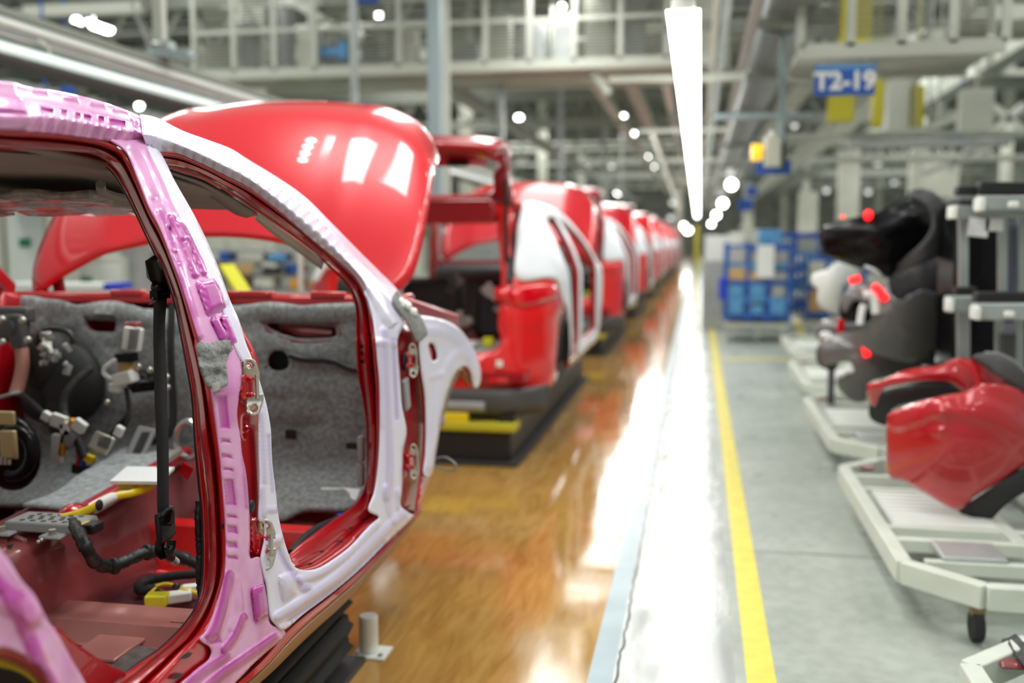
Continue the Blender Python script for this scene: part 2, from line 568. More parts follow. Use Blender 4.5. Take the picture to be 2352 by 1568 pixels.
def flange(rails, n=90):
    """rails: (points, inward offset from the side skin)"""
    return [catmull(px(p, -o), n) for p, o in rails]


# ---- rear door opening: edge of the pillar and roof rail that the camera sees
REAR_OUT = [(-60, 293), (0, 300), (60, 303), (140, 309), (200, 318), (250, 330), (285, 352), (315, 410), (345, 480), (372, 530), (400, 600), (425, 670), (446, 740), (466, 810), (482, 890),
            (492, 950), (508, 1050), (516, 1150), (521, 1250), (519, 1310), (509, 1358), (492, 1412), (468, 1455), (440, 1485), (400, 1530), (350, 1585), (330, 1610)]
REAR_IN = [(-60, 342), (0, 345), (96, 352), (178, 359), (212, 363), (243, 380), (265, 402), (282, 430), (300, 463), (319, 502), (338, 543), (357, 582), (379, 628), (402, 694),
           (415, 758), (430, 838), (443, 917), (450, 1023), (459, 1118), (464, 1170), (467, 1249), (466, 1330), (455, 1384), (427, 1430), (373, 1485), (322, 1521), (284, 1548), (240, 1575), (215, 1600)]


def between(a, b, t, n=60):
    A, B = catmull(a, n), catmull(b, n)
    return A*(1-t)+B*t


def pull(P, dy):
    return np.asarray(P)+np.array([0, dy, 0])


n = 140
prof = [(-.03, .0), (.10, .008), (.22, .03), (.30, .045), (.36, .04), (.46, .03), (.60, .045), (.72, .09), (.80, .105), (.90, .11), (1.0, .112)]
mb = MB().loft([px(between(REAR_OUT, REAR_IN, t, n), -o) for t, o in prof], n, smooth=False)
mb.build('rear_door_frame', 'red', CAR, solid=.004, angle=60)
# black rubber lip and trim behind the flange
mb = MB().loft([px(between(REAR_OUT, REAR_IN, t, n), -o) for t, o in ((.97, .118), (1.03, .125), (1.02, .16))], n, smooth=False)
mb.build('door_seal', 'black', CAR, solid=.003)

# ---- front door opening
FR_OUT = [(348, 352), (365, 350), (412, 355), (470, 380), (518, 404), (572, 431), (640, 480), (708, 538), (776, 598), (820, 640), (846, 690), (857, 741), (865, 818), (871, 894),
          (871, 1009), (865, 1083), (860, 1132), (845, 1168), (800, 1200), (740, 1250), (690, 1300), (676, 1312)]
FR_IN = [(352, 374), (368, 382), (412, 394), (470, 411), (538, 452), (593, 489), (640, 520), (708, 567), (742, 601), (793, 652), (812, 690), (817, 722), (817, 780), (821, 856),
         (832, 914), (840, 971), (842, 1067), (838, 1116), (813, 1159), (763, 1195), (700, 1240), (664, 1272), (655, 1290)]
FO = [(348, 352), (365, 350), (412, 355), (470, 380), (518, 404), (572, 431), (640, 480), (708, 538), (776, 598), (820, 640), (846, 690), (857, 741), (865, 818), (871, 894),
      (871, 1009), (867, 1083), (862, 1132), (868, 1186), (846, 1209), (796, 1261), (734, 1303), (697, 1312), (676, 1312)]
prof = [(-.03, .0), (.12, .01), (.28, .04), (.42, .035), (.55, .04), (.70, .075), (.84, .095), (1.0, .10)]
mb = MB().loft([px(between(FO, FR_IN, t, n), -o) for t, o in prof], n, smooth=False)
mb.build('front_door_frame', 'red', CAR, solid=.004, angle=60)
# square drain holes along the sill and small round ones up the pillar
def flat_hole(name, poly, off, m='black', k=10):
    Q = px(catmull(poly, k, True), off)
    return MB().prism(Q, (.0012, 0, 0)).build(name, m, CAR)


def hole_at(x, y, a, b, n=8, name='drain_hole'):
    A, B = catmull(FO, 400), catmull(FR_IN, 400)
    P = [(x+a*math.cos(t), y+b*math.sin(t)) for t in np.linspace(0, 2*math.pi, n, endpoint=False)]
    ts = []
    c = np.array([x, y])
    t = min(((np.linalg.norm(A*(1-t)+B*t-c, axis=1).min(), t) for t in np.linspace(0, 1, 26)))[1]
    off = np.interp(t, [-.03, .12, .28, .42, .55, .70, .84, 1.0], [.0, .01, .04, .035, .04, .075, .095, .10])
    Q = px(P, -off+.012)
    return MB().prism(Q, (.0012, 0, 0)).build(name, 'black', CAR)


for x, y in ((838, 1190), (806, 1212), (782, 1243), (738, 1266), (713, 1295)): hole_at(x, y, 7, 3.5, 4)
for x, y in ((850, 768), (853, 808), (852, 850), (830, 811), (829, 795), (830, 830)): hole_at(x, y, 3, 4.5, name='bolt_hole')
for x, y in ((427, 1506), (405, 1553)): flat_hole('mounting_slot', [(x-14, y+6), (x-2, y-6), (x+15, y-8), (x+3, y+5)], .0045, k=8)


# ---- outer side skin of the body (red under the covers)
side_skin = [(455, 1440), (478, 1500), (450, 1545), (400, 1590), (330, 1640), (250, 1600), (345, 1580), (400, 1525), (440, 1480)]
panel([(392, 1530), (440, 1482), (480, 1440), (500, 1445), (520, 1500), (500, 1545), (440, 1600), (330, 1640), (300, 1600), (350, 1575)], lambda P, h: px(P, .0+0*h), step=9).build(
    'sill_face', 'red', CAR, solid=.003)
# pillar plate between the doors that carries the hinges
panel([(450, 780), (520, 700), (560, 760), (590, 820), (600, 900), (600, 1000), (604, 1100), (606, 1200), (612, 1300), (618, 1400), (560, 1440), (520, 1400), (525, 1250), (516, 1100), (495, 930)],
      lambda P, h: px(P, -.014+h), feats=[('p', [(548, 838), (575, 832), (590, 870), (592, 925), (570, 935), (552, 905)], .022, 14), ('p', [(556, 955), (564, 948), (569, 1000), (563, 1012), (556, 1000)], -.012, 5),
                                          ('p', [(572, 1195), (600, 1188), (606, 1270), (580, 1275)], .02, 12), ('l', [(585, 990), (590, 1080), (592, 1180)], .006, 8)], step=7, wob=.001).build(
    'center_pillar', 'red', CAR, solid=.004)
flat_hole('pillar_slot', [(557, 955), (563, 950), (569, 975), (570, 1003), (563, 1012), (557, 995)], -.022)
flat_hole('pillar_slot', [(508, 1205), (512, 1202), (513, 1212), (509, 1216)], -.002)
# body-side behind front hinge area (red recess between cover and fender)
panel([(905, 720), (940, 735), (962, 800), (970, 900), (972, 1050), (962, 1170), (925, 1180), (912, 1080), (915, 900), (905, 800)],
      lambda P, h: px(P, -.03+h), feats=[('p', [(918, 850), (945, 860), (940, 925), (920, 905)], -.02, 14), ('p', [(918, 752), (950, 760), (952, 800), (918, 800)], .02, 16),
                                         ('p', [(920, 1050), (948, 1050), (950, 1100), (922, 1100)], .02, 12)], step=8, wob=.002).build('hinge_pillar', 'inner_red', CAR, solid=.004)
# rocker panel: red strip and brown sealed underside
RK0 = [(330, 1640), (400, 1588), (534, 1560), (600, 1500), (649, 1445), (697, 1408), (763, 1357), (829, 1302), (895, 1235), (942, 1188), (966, 1165)]
RK0 = [(250, 1770), (400, 1665), (534, 1575), (600, 1515), (652, 1452), (697, 1412), (763, 1362), (829, 1306), (895, 1239), (942, 1188), (967, 1160)]
RK1 = [(260, 1790), (410, 1682), (540, 1585), (606, 1530), (657, 1474), (702, 1430), (768, 1374), (833, 1316), (898, 1248), (944, 1194), (968, 1165)]
RK2 = [(280, 1840), (430, 1712), (560, 1600), (626, 1542), (676, 1492), (720, 1450), (784, 1392), (846, 1328), (905, 1262), (948, 1204), (969, 1174)]
mb = MB().loft([px(RK0, -.01), px(between(RK0, RK1, .3), .002), px(between(RK0, RK1, .8), .004), px(RK1, 0)], 60); mb.build('rocker_panel', 'red', CAR, solid=.004)
mb = MB().loft([px(RK1, -.002), px(between(RK1, RK2, .3), .004), px(between(RK1, RK2, .8), -.004), px(RK2, -.03), px(RK2, -.22)], 60); mb.build('underbody_sealant', 'brown', CAR, solid=.004)

# ---- roof, headliner, windscreen header
mb = MB()
g = []
for X in np.linspace(-1.42, -2.5, 10):
    zc = 1.865+.03*math.sin(math.pi*(X+1.42)/-1.08)
    g.append([(X, y, zc-.12*max(0, (y-1.9)/1.1)**2) for y in np.linspace(-.1, 2.95, 14)])
mb.loft(g, 14, smooth=False).build('roof_panel', 'red', CAR, solid=-.004)
mb = MB()
g = []
for X in np.linspace(-1.36, -2.56, 14):
    zc = 1.782+.012*math.sin(math.pi*(X+1.36)/-1.2)
    yf = 2.95 if X < -1.5 else 2.95
    g.append([(X, y, zc-.085*max(0, (y-1.7)/1.2)**2) for y in np.linspace(0, yf, 26)])
hl = mb.loft(g, 26, smooth=False).build('headliner', 'headliner', CAR, solid=-.012)
# edge strip of the headliner along the front door, turned down at its front corner
HE0 = [(362, 384), (412, 400), (470, 420), (520, 446), (560, 468), (592, 490)]
HE1 = [(368, 402), (412, 414), (465, 436), (505, 462), (535, 486), (566, 496)]
mb = MB().loft([px(HE0, -.105), px(between(HE0, HE1, .5), -.13), px(HE1, -.16)], 30)
mb.build('headliner_edge', 'headliner', CAR, solid=.006)
HE2 = [(592, 488), (640, 521), (706, 568), (744, 604)]
HE3 = [(586, 500), (634, 539), (698, 586), (740, 616)]
MB().loft([px(HE2, -.11), px(HE3, -.15)], 20).build('windscreen_flange', 'cream', CAR, solid=.006)
mb = MB().loft([px([(360, 378), (412, 395), (470, 414), (538, 455), (590, 488)], -.102), px([(362, 384), (412, 401), (470, 422), (530, 462), (585, 492)], -.125)], 30)
mb.build('headliner_gap', 'black', CAR, solid=.003)
# sun visors still wrapped in plastic film
rnd = random.Random(7)
for xc, nm in ((-1.78, 'sun_visor'), (-2.32, 'sun_visor')):
    mb = MB(); g = []
    for i in range(10):
        u = -1+2*i/9; g.append([(xc+.23*u, y, 1.728-.07*max(0, (y-1.7)/1.2)**2+.006*rnd.uniform(-1, 1)) for y in np.linspace(2.35, 2.78, 10)])
    mb.loft(g, 10, smooth=False).build(nm, 'film', CAR, solid=-.02)
mb = MB().box((-2.02, 2.35, 1.71), (.22, .3, .035)); mb.build('overhead_console', 'dark_grey', CAR, bevel=.012)
for p, s in (((-2.3, 1.9, 1.745), (.05, .04, .01)), ((-1.75, 1.9, 1.748), (.16, .02, .012))):
    MB().box(p, s).build('grab_handle', 'film', CAR, bevel=.004)
mb = MB().tube([(-1.45, 2.25, 1.735), (-1.47, 2.3, 1.715), (-1.48, 2.5, 1.7), (-1.5, 2.56, 1.72)], .012, 8, 12); mb.build('grab_handle', 'headliner', CAR)

# ---- hood, raised on its hinges
TH = R(47)


def hood_pt(u, v):
    aw = .99+.105*(1-math.exp(-v/.055))+.02*math.sin(math.pi*v)-.075*v*v
    X = -2.0+.775*u*aw
    c0 = .20*(1-u*u)
    L = 1.19-.08*u*u-.22*abs(u)**9
    al = c0+(L-c0)*v
    nrm = .10*(1-abs(u)**2.2)*(1-.25*v)+.055*math.sin(math.pi*v)-.10*max(0, v-.72)**1.6*6-.035*abs(u)**8
    cr = .012*math.exp(-((abs(u)-.62)/.10)**2)
    nrm += cr
    yaw = -.10*(u+1)*0
    Y = 3.86+al*math.cos(TH)-nrm*math.sin(TH)+.05*u
    Z = 1.40+al*math.sin(TH)+nrm*math.cos(TH)
    return X, Y, Z


g = [[hood_pt(u, v) for v in np.linspace(0, 1, 34)] for u in np.linspace(-1, 1, 49)]
mb = MB().loft(g, 34, smooth=False)
hd = mb.build('hood', 'hood_red', CAR, solid=.0, angle=60)
k = hd.modifiers.new('solid', 'SOLIDIFY'); k.thickness = .018; k.offset = 0
mb = MB()
e = [[hood_pt(u, v) for u in np.linspace(-.9, .9, 25)] for v in (.06, .13)]
e2 = [[(p[0], p[1]+.04, p[2]-.035) for p in r] for r in e]
mb.loft(e2+[[(p[0], p[1]+.012, p[2]-.012) for p in e[1]]], 25, smooth=False); mb.build('hood_inner_rib', 'inner_red', hd, solid=.004)
for sx in (-1, 1):
    b = hood_pt(sx*.9, .03)
    mb = MB().beam((b[0], b[1]+.02, b[2]-.01), (b[0]+.0*sx, b[1]+.06, 1.27), .05, .02).beam((b[0], b[1]+.0, b[2]-.01), (b[0], b[1]+.22, b[2]+.14), .03, .03)
    mb.build('hood_hinge', 'inner_red', CAR, bevel=.004)
# gas strut of the hood and far structure

# ---- cowl, firewall and its felt insulation
mb = MB().beam((-2.86, 3.80, 1.375), (-1.14, 3.80, 1.375), .22, .02).beam((-2.86, 3.70, 1.36), (-1.14, 3.70, 1.36), .03, .035).beam((-2.86, 3.92, 1.33), (-1.14, 3.92, 1.33), .03, .09)
for x in (-2.28, -1.86, -1.72, -1.42): mb.box((x, 3.70, 1.385), (.14, .05, .025))
mb.build('cowl', 'red', CAR, bevel=.006)
MB().box((-2.03, 3.84, .93), (1.76, .02, .9)).build('firewall', 'inner_red', CAR)


def wall_place(P, h):
    """the insulation stands near y = 3.7 and curves into the toe board"""
    P = np.asarray(P); y = np.full(len(P), 3.66)
    q = on_y(P, y)
    for _ in range(6):
        z = q[:, 2]
        y = 3.66-h*1.0-.62*np.clip((.80-z)/.36, 0, 1.15)**1.5+.03*np.clip((z-1.2)/.15, 0, 1)
        q = on_y(P, y)
    return q


INS = [(18, 692), (60, 684), (140, 690), (180, 700), (260, 696), (300, 702), (340, 714), (400, 716), (470, 705), (560, 704), (620, 697), (700, 703), (780, 700), (830, 706), (850, 760), (858, 900), (862, 1050),
       (850, 1130), (800, 1175), (700, 1178), (640, 1200), (500, 1190), (440, 1150), (330, 1130), (230, 1150), (170, 1150), (100, 1165), (0, 1165), (-60, 1160), (-60, 1000), (0, 1000), (30, 900), (10, 800)]
F1 = [('l', [(20, 700), (120, 700), (200, 712), (300, 712), (350, 735), (420, 745), (500, 730), (600, 712), (830, 715)], .03, 16),
      ('l', [(150, 745), (260, 720), (330, 735)], .02, 10),
      ('p', [(600, 735), (780, 735), (790, 775), (760, 790), (690, 790), (612, 765)], -.05, 14),
      ('p', [(195, 728), (275, 728), (275, 765), (215, 765)], -.03, 8),
      ('p', [(70, 780), (120, 740), (180, 760), (215, 820), (210, 880), (170, 920), (150, 1000), (120, 960), (70, 900)], -.06, 40),
      ('p', [(605, 880), (740, 880), (740, 905), (605, 905)], .016, 8), ('p', [(605, 925), (745, 925), (745, 958), (605, 958)], .014, 8),
      ('p', [(620, 965), (760, 965), (740, 990), (620, 990)], -.02, 10),
      ('l', [(560, 830), (700, 850), (830, 860)], -.02, 14), ('p', [(600, 990), (850, 1000), (860, 1140), (640, 1160)], .015, 20),
      ('l', [(420, 800), (500, 780), (580, 790)], .02, 20), ('l', [(380, 760), (420, 860), (430, 1000)], .02, 18),
      ('l', [(230, 900), (330, 930), (400, 900)], .025, 25), ('l', [(150, 860), (110, 1060)], -.02, 12),
      ('l', [(280, 800), (330, 870), (380, 860)], -.03, 26)]
HOLE_A = [(608, 738), (640, 734), (760, 742), (778, 752), (782, 768), (770, 782), (700, 786), (650, 776), (610, 755)]
HOLE_B = [(200, 731), (270, 731), (274, 750), (270, 764), (222, 764), (208, 755)]
HOLE_C = [(x*26+643, y*27+829) for x, y in [(math.cos(a), math.sin(a)) for a in np.linspace(0, 2*math.pi, 16, endpoint=False)]]
panel(INS, wall_place, F1, [HOLE_A, HOLE_B, HOLE_C], step=11, wob=.012).build('dash_insulation', 'felt', CAR, solid=.02, angle=60)
for c, s in (((668, 997), 18), ((808, 1027), 13)):
    q = wall_place([c], np.array([.03]))[0]; MB().box(q, (.045, .006, .035)).build('felt_patch', 'black', CAR)
q = wall_place([(643, 829)], np.array([-.01]))[0]
mb = MB(); mb.tube([(q[0]+.058*math.cos(a), q[1]-.01, q[2]+.058*math.sin(a)) for a in np.linspace(0, 2*math.pi, 25)], .008, 6)
mb.cyl((q[0], q[1]+.05, q[2]), (q[0], q[1]+.06, q[2]), .06); mb.build('cable_grommet', 'rubber', CAR)
mb = MB().tube(wall_place([(665, 815), (700, 825), (760, 828), (800, 845), (840, 852)], np.full(5, .035)), .012, 7, 20); mb.build('wire_loom', 'black', CAR)
for Hh in (HOLE_A, HOLE_B):
    Q = wall_place(catmull(Hh, 30, True), np.full(30, .006)); MB().tube([*Q, Q[0]], .0045, 6).build('insulation_window_rim', 'primer_red', CAR)
Q = wall_place([(645, 745), (700, 760), (765, 765)], np.full(3, -.05)); MB().tube(Q, [.02, .03, .02], 8).build('firewall_bead', 'primer_red', CAR)

# ---- floor pan
FZ = .47
mb = MB(); g = []
for X in np.linspace(-2.86, -1.10, 60):
    row = []
    for y in np.linspace(.2, 3.45, 50):
        rib = .006*math.sin((y-1)*2*math.pi/.11) if (.2 < (X+2.95) % 1.05 < .75) else 0
        row.append((X, y, FZ+rib+.05*max(0, (y-3.0)/.45)**1.5))
    g.append(row)
mb.loft(g, 50, smooth=False).build('floor_pan', 'floor_primer', CAR, solid=.003)
# carpet of the rear footwell
panel([(1.0, -1.62), (1.0, -1.16), (2.1, -1.16), (2.27, -1.22), (2.31, -1.62)], lambda P, h: np.stack([P[:, 1], P[:, 0], np.full(len(P), FZ+.022)+.004*np.sin(P[:, 0]*30)], 1), step=.05).build('floor_mat', 'carpet', CAR, solid=.01)

# centre tunnel with its flanks
mb = MB(); g = []
sec = [(-.24, .0), (-.20, .04), (-.17, .12), (-.15, .20), (-.13, .235), (-.09, .248), (0, .252), (.09, .248), (.125, .238), (.148, .20), (.165, .12), (.185, .05), (.23, .0)]
for dx, dz in sec:
    row = []
    for y in np.linspace(1.2, 3.55, 44):
        rib = .013*abs(math.sin(y*math.pi/.15))**3*(1 if .02 < dz < .22 else 0)
        s_ = 1+.25*max(0, (y-2.6))
        row.append((-2.03+dx*(1+.15*max(0, y-2.8))+(rib if dx > 0 else -rib), y, FZ+dz*s_))
    g.append(row)
mb.loft(g, 44, smooth=False).build('center_tunnel', 'primer_red', CAR, solid=.004, angle=50)
# bright front end of the tunnel rail and studs
mb = MB().beam((-1.915, 2.80, .735), (-1.89, 3.42, .80), .05, .05).ball((-1.92, 2.76, .735), (.045, .06, .04))
mb.build('tunnel_rail', 'red', CAR, bevel=.012)
rnd = random.Random(2)
for i in range(14):
    x, y = -2.02+rnd.uniform(-.10, .09), rnd.uniform(1.9, 2.52); z = FZ+.253+.06*max(0, y-2.6)
    if i % 2: MB().cyl((x, y, z-.006), (x, y, z+.006), .010, n=8).build('weld_stud', 'primer_red', CAR)
    else: MB().cyl((x, y, z-.001), (x, y, z+.002), .009, n=8).build('tunnel_hole', 'black', CAR)
for k in range(5):
    y = 2.02+k*.13; MB().tube([(-2.14, y, FZ+.250), (-2.03, y+.03, FZ+.258), (-1.93, y, FZ+.250)], .008, 6, 8).build('tunnel_rib', 'primer_lit', CAR)
# felt on the tunnel front
mb = MB(); g = []
for X in np.linspace(-2.13, -1.87, 10): g.append([(X+.02*math.sin(y*9), y, FZ+.262+.10*max(0, y-2.75)+.005*math.sin(y*21+X*9)) for y in np.linspace(2.80, 3.42, 18)])
mb.loft(g, 18, smooth=False).build('tunnel_insulation', 'felt_light', CAR, solid=-.012)

# seat cross-members
def crossmember(name, x0, x1, y, w, z, m, lip=.05):
    mb = MB(); sec = [(-w/2-lip, .004), (-w/2-.01, .008), (-w/2+.01, z*.55), (-w/2+.025, z), (-.2*w, z), (-.1*w, z-.006), (.1*w, z-.006), (.2*w, z), (w/2-.025, z), (w/2-.01, z*.5), (w/2+.01, .008), (w/2+lip, .004)]
    mb.loft([[(x, y+a, FZ+b) for x in np.linspace(x0, x1, 12)] for a, b in sec], 12, smooth=False)
    return mb.build(name, m, CAR, solid=.004, angle=25)
crossmember('front_crossmember', -1.86, -1.12, 3.12, .14, .15, 'bright_red')
cm = crossmember('rear_crossmember', -1.84, -1.12, 2.53, .19, .055, 'primer_lit', .03)
for x in (-1.42, -1.33):
    MB().box((x, 2.52, FZ+.056), (.06, .05, .006)).build('pressed_boss', 'primer_lit', cm, bevel=.002)
crossmember('seat_rail_mount', -1.78, -1.14, 2.37, .08, .018, 'primer_lit', .05)
each('seat_bracket', 'primer_lit', CAR, [MB().box((-1.56, 2.36, FZ+.026), (.14, .15, .012)), MB().box((-1.36, 2.33, FZ+.022), (.07, .12, .03))], bevel=.004)
mb = MB().box((-1.22, 2.50, FZ+.07), (.16, .16, .1)); mb.build('corner_reinforcement', 'primer_lit', CAR, bevel=.03, seg=4)
each('reinforcement_hole', 'black', CAR, [MB().cyl((-1.22, 2.47, FZ+.118), (-1.22, 2.47, FZ+.124), .016), MB().cyl((-1.26, 2.52, FZ+.118), (-1.26, 2.52, FZ+.124), .009)])
mb = MB().box((-1.45, 3.02, FZ+.06), (.26, .015, .035), (R(-8), 0, 0)); mb.build('crossmember_slot', 'black', CAR)
MB().beam((-1.17, .6, FZ+.09), (-1.17, 3.45, FZ+.09), .05, .2).build('inner_sill', 'inner_red', CAR, bevel=.02)
# toe board and far side of the cabin
MB().loft([[(-2.86, 3.4, .47), (-1.12, 3.4, .47)], [(-2.86, 3.7, .62), (-1.12, 3.7, .62)], [(-2.86, 3.82, .9), (-1.12, 3.82, .9)]], 2, smooth=False).build('toe_board', 'inner_red', CAR, solid=.003)
mb = MB().beam((-2.83, .3, .60), (-2.83, 3.6, .60), .14, .2)
mb.beam((-2.80, 3.50, .6), (-2.80, 3.66, 1.38), .12, .22).beam((-2.80, 3.66, 1.38), (-2.60, 2.9, 1.80), .07, .09).beam((-2.60, 2.95, 1.80), (-2.56, .2, 1.86), .08, .08)
mb.beam((-2.82, 1.95, .6), (-2.62, 2.05, 1.84), .12, .14)
mb.build('far_side_frame', 'red', CAR, bevel=.02)
mb = MB().beam((-2.60, 2.93, 1.775), (-1.36, 2.93, 1.735), .05, .04); mb.build('windscreen_header', 'inner_red', CAR, bevel=.01)
MB().loft([[(-2.87, 3.8, 1.36), (-2.87, 4.6, 1.22)], [(-2.90, 3.8, 1.2), (-2.90, 4.6, 1.05)], [(-2.88, 3.8, .9), (-2.88, 4.2, .9)]], 2, smooth=False).build('far_fender', 'red', CAR, solid=.003)

# ---- near fender and engine bay side
mb = MB().beam((-1.17, 3.75, 1.33), (-1.17, 4.6, 1.20), .12, .1).beam((-2.7, 4.62, .75), (-1.2, 4.62, .75), .1, .12).beam((-1.25, 3.9, .7), (-1.25, 4.62, .75), .08, .14)
mb.build('engine_bay_frame', 'inner_red', CAR, bevel=.02)
FEN = [(943, 728), (974, 730), (1020, 740), (1050, 757), (1073, 785), (1093, 825), (1100, 862), (1096, 884), (1085, 884), (1077, 855), (1062, 848), (1047, 862), (1031, 894), (1020, 933), (1012, 971), (1003, 1028), (995, 1078),
       (984, 1110), (968, 1160), (955, 1165), (966, 1080), (974, 1000), (972, 914), (964, 856), (955, 795), (946, 760)]
panel([(x-1 if x > 1000 else x, y+2) for x, y in FEN], lambda P, h: px(P, .005), step=8).build('fender', 'red', CAR, solid=.004)
mb = MB()
mb.loft([px([(1062, 846), (1047, 862), (1031, 894), (1020, 933), (1012, 971)], .0), px([(1070, 850), (1052, 868), (1036, 900), (1024, 940), (1014, 975)], -.06)], 20)
mb.loft([px([(1062, 848), (1075, 856), (1085, 884)], .0), px([(1060, 862), (1070, 872), (1082, 888)], -.07)], 14)
mb.build('wheel_arch_flange', 'bronze', CAR, solid=.003)

# ---- door hinges
def eye_leaf(c, up_, parent, m='zinc', s=1.):
    """zinc hinge leaf: a plate with a rounded eye end and a bolt hole, standing off the pillar"""
    out = [(.0175*math.cos(a), .018+.0175*math.sin(a)) for a in np.linspace(0, math.pi, 12)]+[(-.021, -.004), (-.021, -.017), (.021, -.017), (.021, -.004)]
    hole = [(.0075*math.cos(a), .018+.0075*math.sin(a)) for a in np.linspace(0, 2*math.pi, 16, endpoint=False)]
    sg = 1 if up_ else -1
    def place(P, h): return np.stack([c[0]+P[:, 0]*.95*s, c[1]+P[:, 0]*.35*s-.010*np.clip(P[:, 1]/.03, 0, 1)*s, c[2]+sg*P[:, 1]*s], 1)
    return panel(out, place, holes=[hole], step=.005, smooth=False).build('hinge_leaf', m, parent, solid=.004)


def hinge(pu, pl, off, s=1.):
    a, b = px([pu], off)[0], px([pl], off)[0]
    mid = (a+b)/2; hgt = a[2]-b[2]
    mb = MB().box(mid+np.array([-.028, .005, 0]), (.035, .04, hgt*.9)).box(mid+np.array([-.010, -.004, hgt*.28]), (.03, .012, .012)).box(mid+np.array([-.010, -.004, -hgt*.28]), (.03, .012, .012))
    mb.ball(mid+np.array([-.022, -.01, .02]), .012).ball(mid+np.array([-.022, -.01, -.02]), .012)
    hb = mb.build('door_hinge', 'red', CAR, bevel=.004)
    eye_leaf(a, True, hb, s=s); eye_leaf(b, False, hb, s=s)
    MB().cyl(mid+np.array([.012, -.0, -hgt*.42]), mid+np.array([.012, -.0, hgt*.42]), .0045).build('hinge_pin', 'zinc', hb)
hinge((575, 855), (584, 920), .014)
hinge((612, 1222), (614, 1275), .014)
hinge((948, 806), (950, 848), .008, .85)
hinge((950, 1036), (951, 1082), .008, .85)
mb = MB()
q = px([(577, 1162)], .004)[0]; mb.ball(q, (.008, .014, .016)); mb.build('door_check_bolt', 'black', CAR)
q = px([(932, 905)], -.02)[0]; MB().box(q, (.02, .05, .12), (R(12), 0, 0)).build('door_check_plate', 'grey_plastic', CAR, bevel=.006)
q = px([(932, 830)], -.02)[0]; MB().box(q, (.02, .05, .07)).build('pillar_opening', 'gloss_black', CAR, bevel=.01)
# plugs on the inner hinge pillar
for (x, y), hgt in (((829, 1030), .09), ((829, 1090), .08)):
    q = px([(x, y)], -.11)[0]; MB().box(q, (.02, .035, hgt)).build('cable_plug', 'grey_plastic', CAR, bevel=.006)
mb = MB().tube(px([(846, 1130), (820, 1165), (780, 1190), (735, 1210), (700, 1235), (668, 1270)], -.13), .013, 8, 30)
mb.build('sill_harness', 'rubber', CAR)
for x, y in ((785, 1186), (758, 1205), (740, 1216), (725, 1228)):
    q = px([(x, y)], -.12)[0]; MB().box(q, (.03, .03, .018), (0, 0, R(30))).build('cable_clip', 'bright_blue', CAR, bevel=.004)
# ================================================================== COVERS ON THE FIRST CAR
GC = 'moulded protective covers on the nearest car'


def lerp_rails(rows, n=220):
    return [catmull(r, n) for r in rows]


def rail_cover(name, rows, xs, feats, mname, label, step_n=220, sub=7):
    """moulded strip along the roof rail: rows of traced points, each with its own depth, embossed by feats in picture coordinates"""
    R_ = [catmull(r, step_n) for r in rows]
    m_ = len(R_)
    T = np.linspace(0, m_-1, (m_-1)*sub+1)
    P = []; X = []
    for t in T:
        i = min(int(t), m_-2); f = t-i; fs = f*f*(3-2*f)*.5+f*.5
        P.append(R_[i]*(1-f)+R_[i+1]*f); X.append(xs[i]*(1-fs)+xs[i+1]*fs)
    mb = MB(); ts = []; G = []
    base = [on_side(p, 0)[:, 0] for p in (R_[-1],)][0]
    for p, x in zip(P, X):
        h, t = emboss(p, feats)
        h = h+np.array([.0016*noise.noise(Vector((a*.03, b*.03, 0))) for a, b in p])
        xx = base+x
        q = on_x(p, xx+h); G.append(q); ts += list(t)
    mb.loft(G, step_n, smooth=False); mb.t = ts
    o = mb.build(name, mname, None, solid=.004, angle=60)
    return tag(o, label, 'protective cover', GC)


# ---- pink: roof rail piece
PT = [(-60, 176), (0, 185), (30, 188), (60, 198), (110, 205), (160, 214), (210, 226), (260, 241), (300, 256), (326, 268)]
PM1 = [(-60, 225), (0, 228), (60, 234), (110, 240), (160, 250), (210, 262), (260, 272), (310, 283), (338, 290)]
PM2 = [(-60, 262), (0, 264), (60, 268), (110, 268), (160, 276), (210, 286), (260, 296), (310, 304), (340, 308)]
PB = [(-60, 293), (0, 300), (60, 303), (140, 310), (200, 318), (245, 324), (290, 326), (335, 316)]
FP = []
for x, y in ((90, 208), (160, 224), (222, 238), (274, 251)):
    FP.append(('p', [(x-14, y-6), (x+20, y+1), (x+22, y+11), (x-16, y+4)], .016, 5, .7))
for x0, x1, y in ((92, 122, 246), (140, 153, 253), (172, 184, 260), (192, 208, 263), (226, 238, 268), (250, 287, 274), (300, 306, 276), (310, 316, 279)):
    FP.append(('p', [(x0, y), (x1, y+(x1-x0)*.17), (x1+1, y+9+(x1-x0)*.17), (x0+1, y+9)], -.014, 4, .75))
for x in range(80, 320, 27):
    FP.append(('l', [(x+14, 268+(x-80)*.14), (x+2, 305+(x-80)*.07)], .006, 7, .3))
FP.append(('p', [(-70, 175), (30, 190), (64, 258), (-70, 252)], .022, 10, .95))
FP.append(('p', [(-70, 262), (70, 266), (60, 300), (-70, 296)], .012, 8, .2))
FP.append(('p', [(296, 262), (326, 272), (340, 300), (325, 316), (308, 300)], .014, 8, .5))
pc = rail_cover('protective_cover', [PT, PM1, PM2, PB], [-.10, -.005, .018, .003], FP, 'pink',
                'pink moulded plastic cover on roof rail, centre pillar and sill of the nearest car')

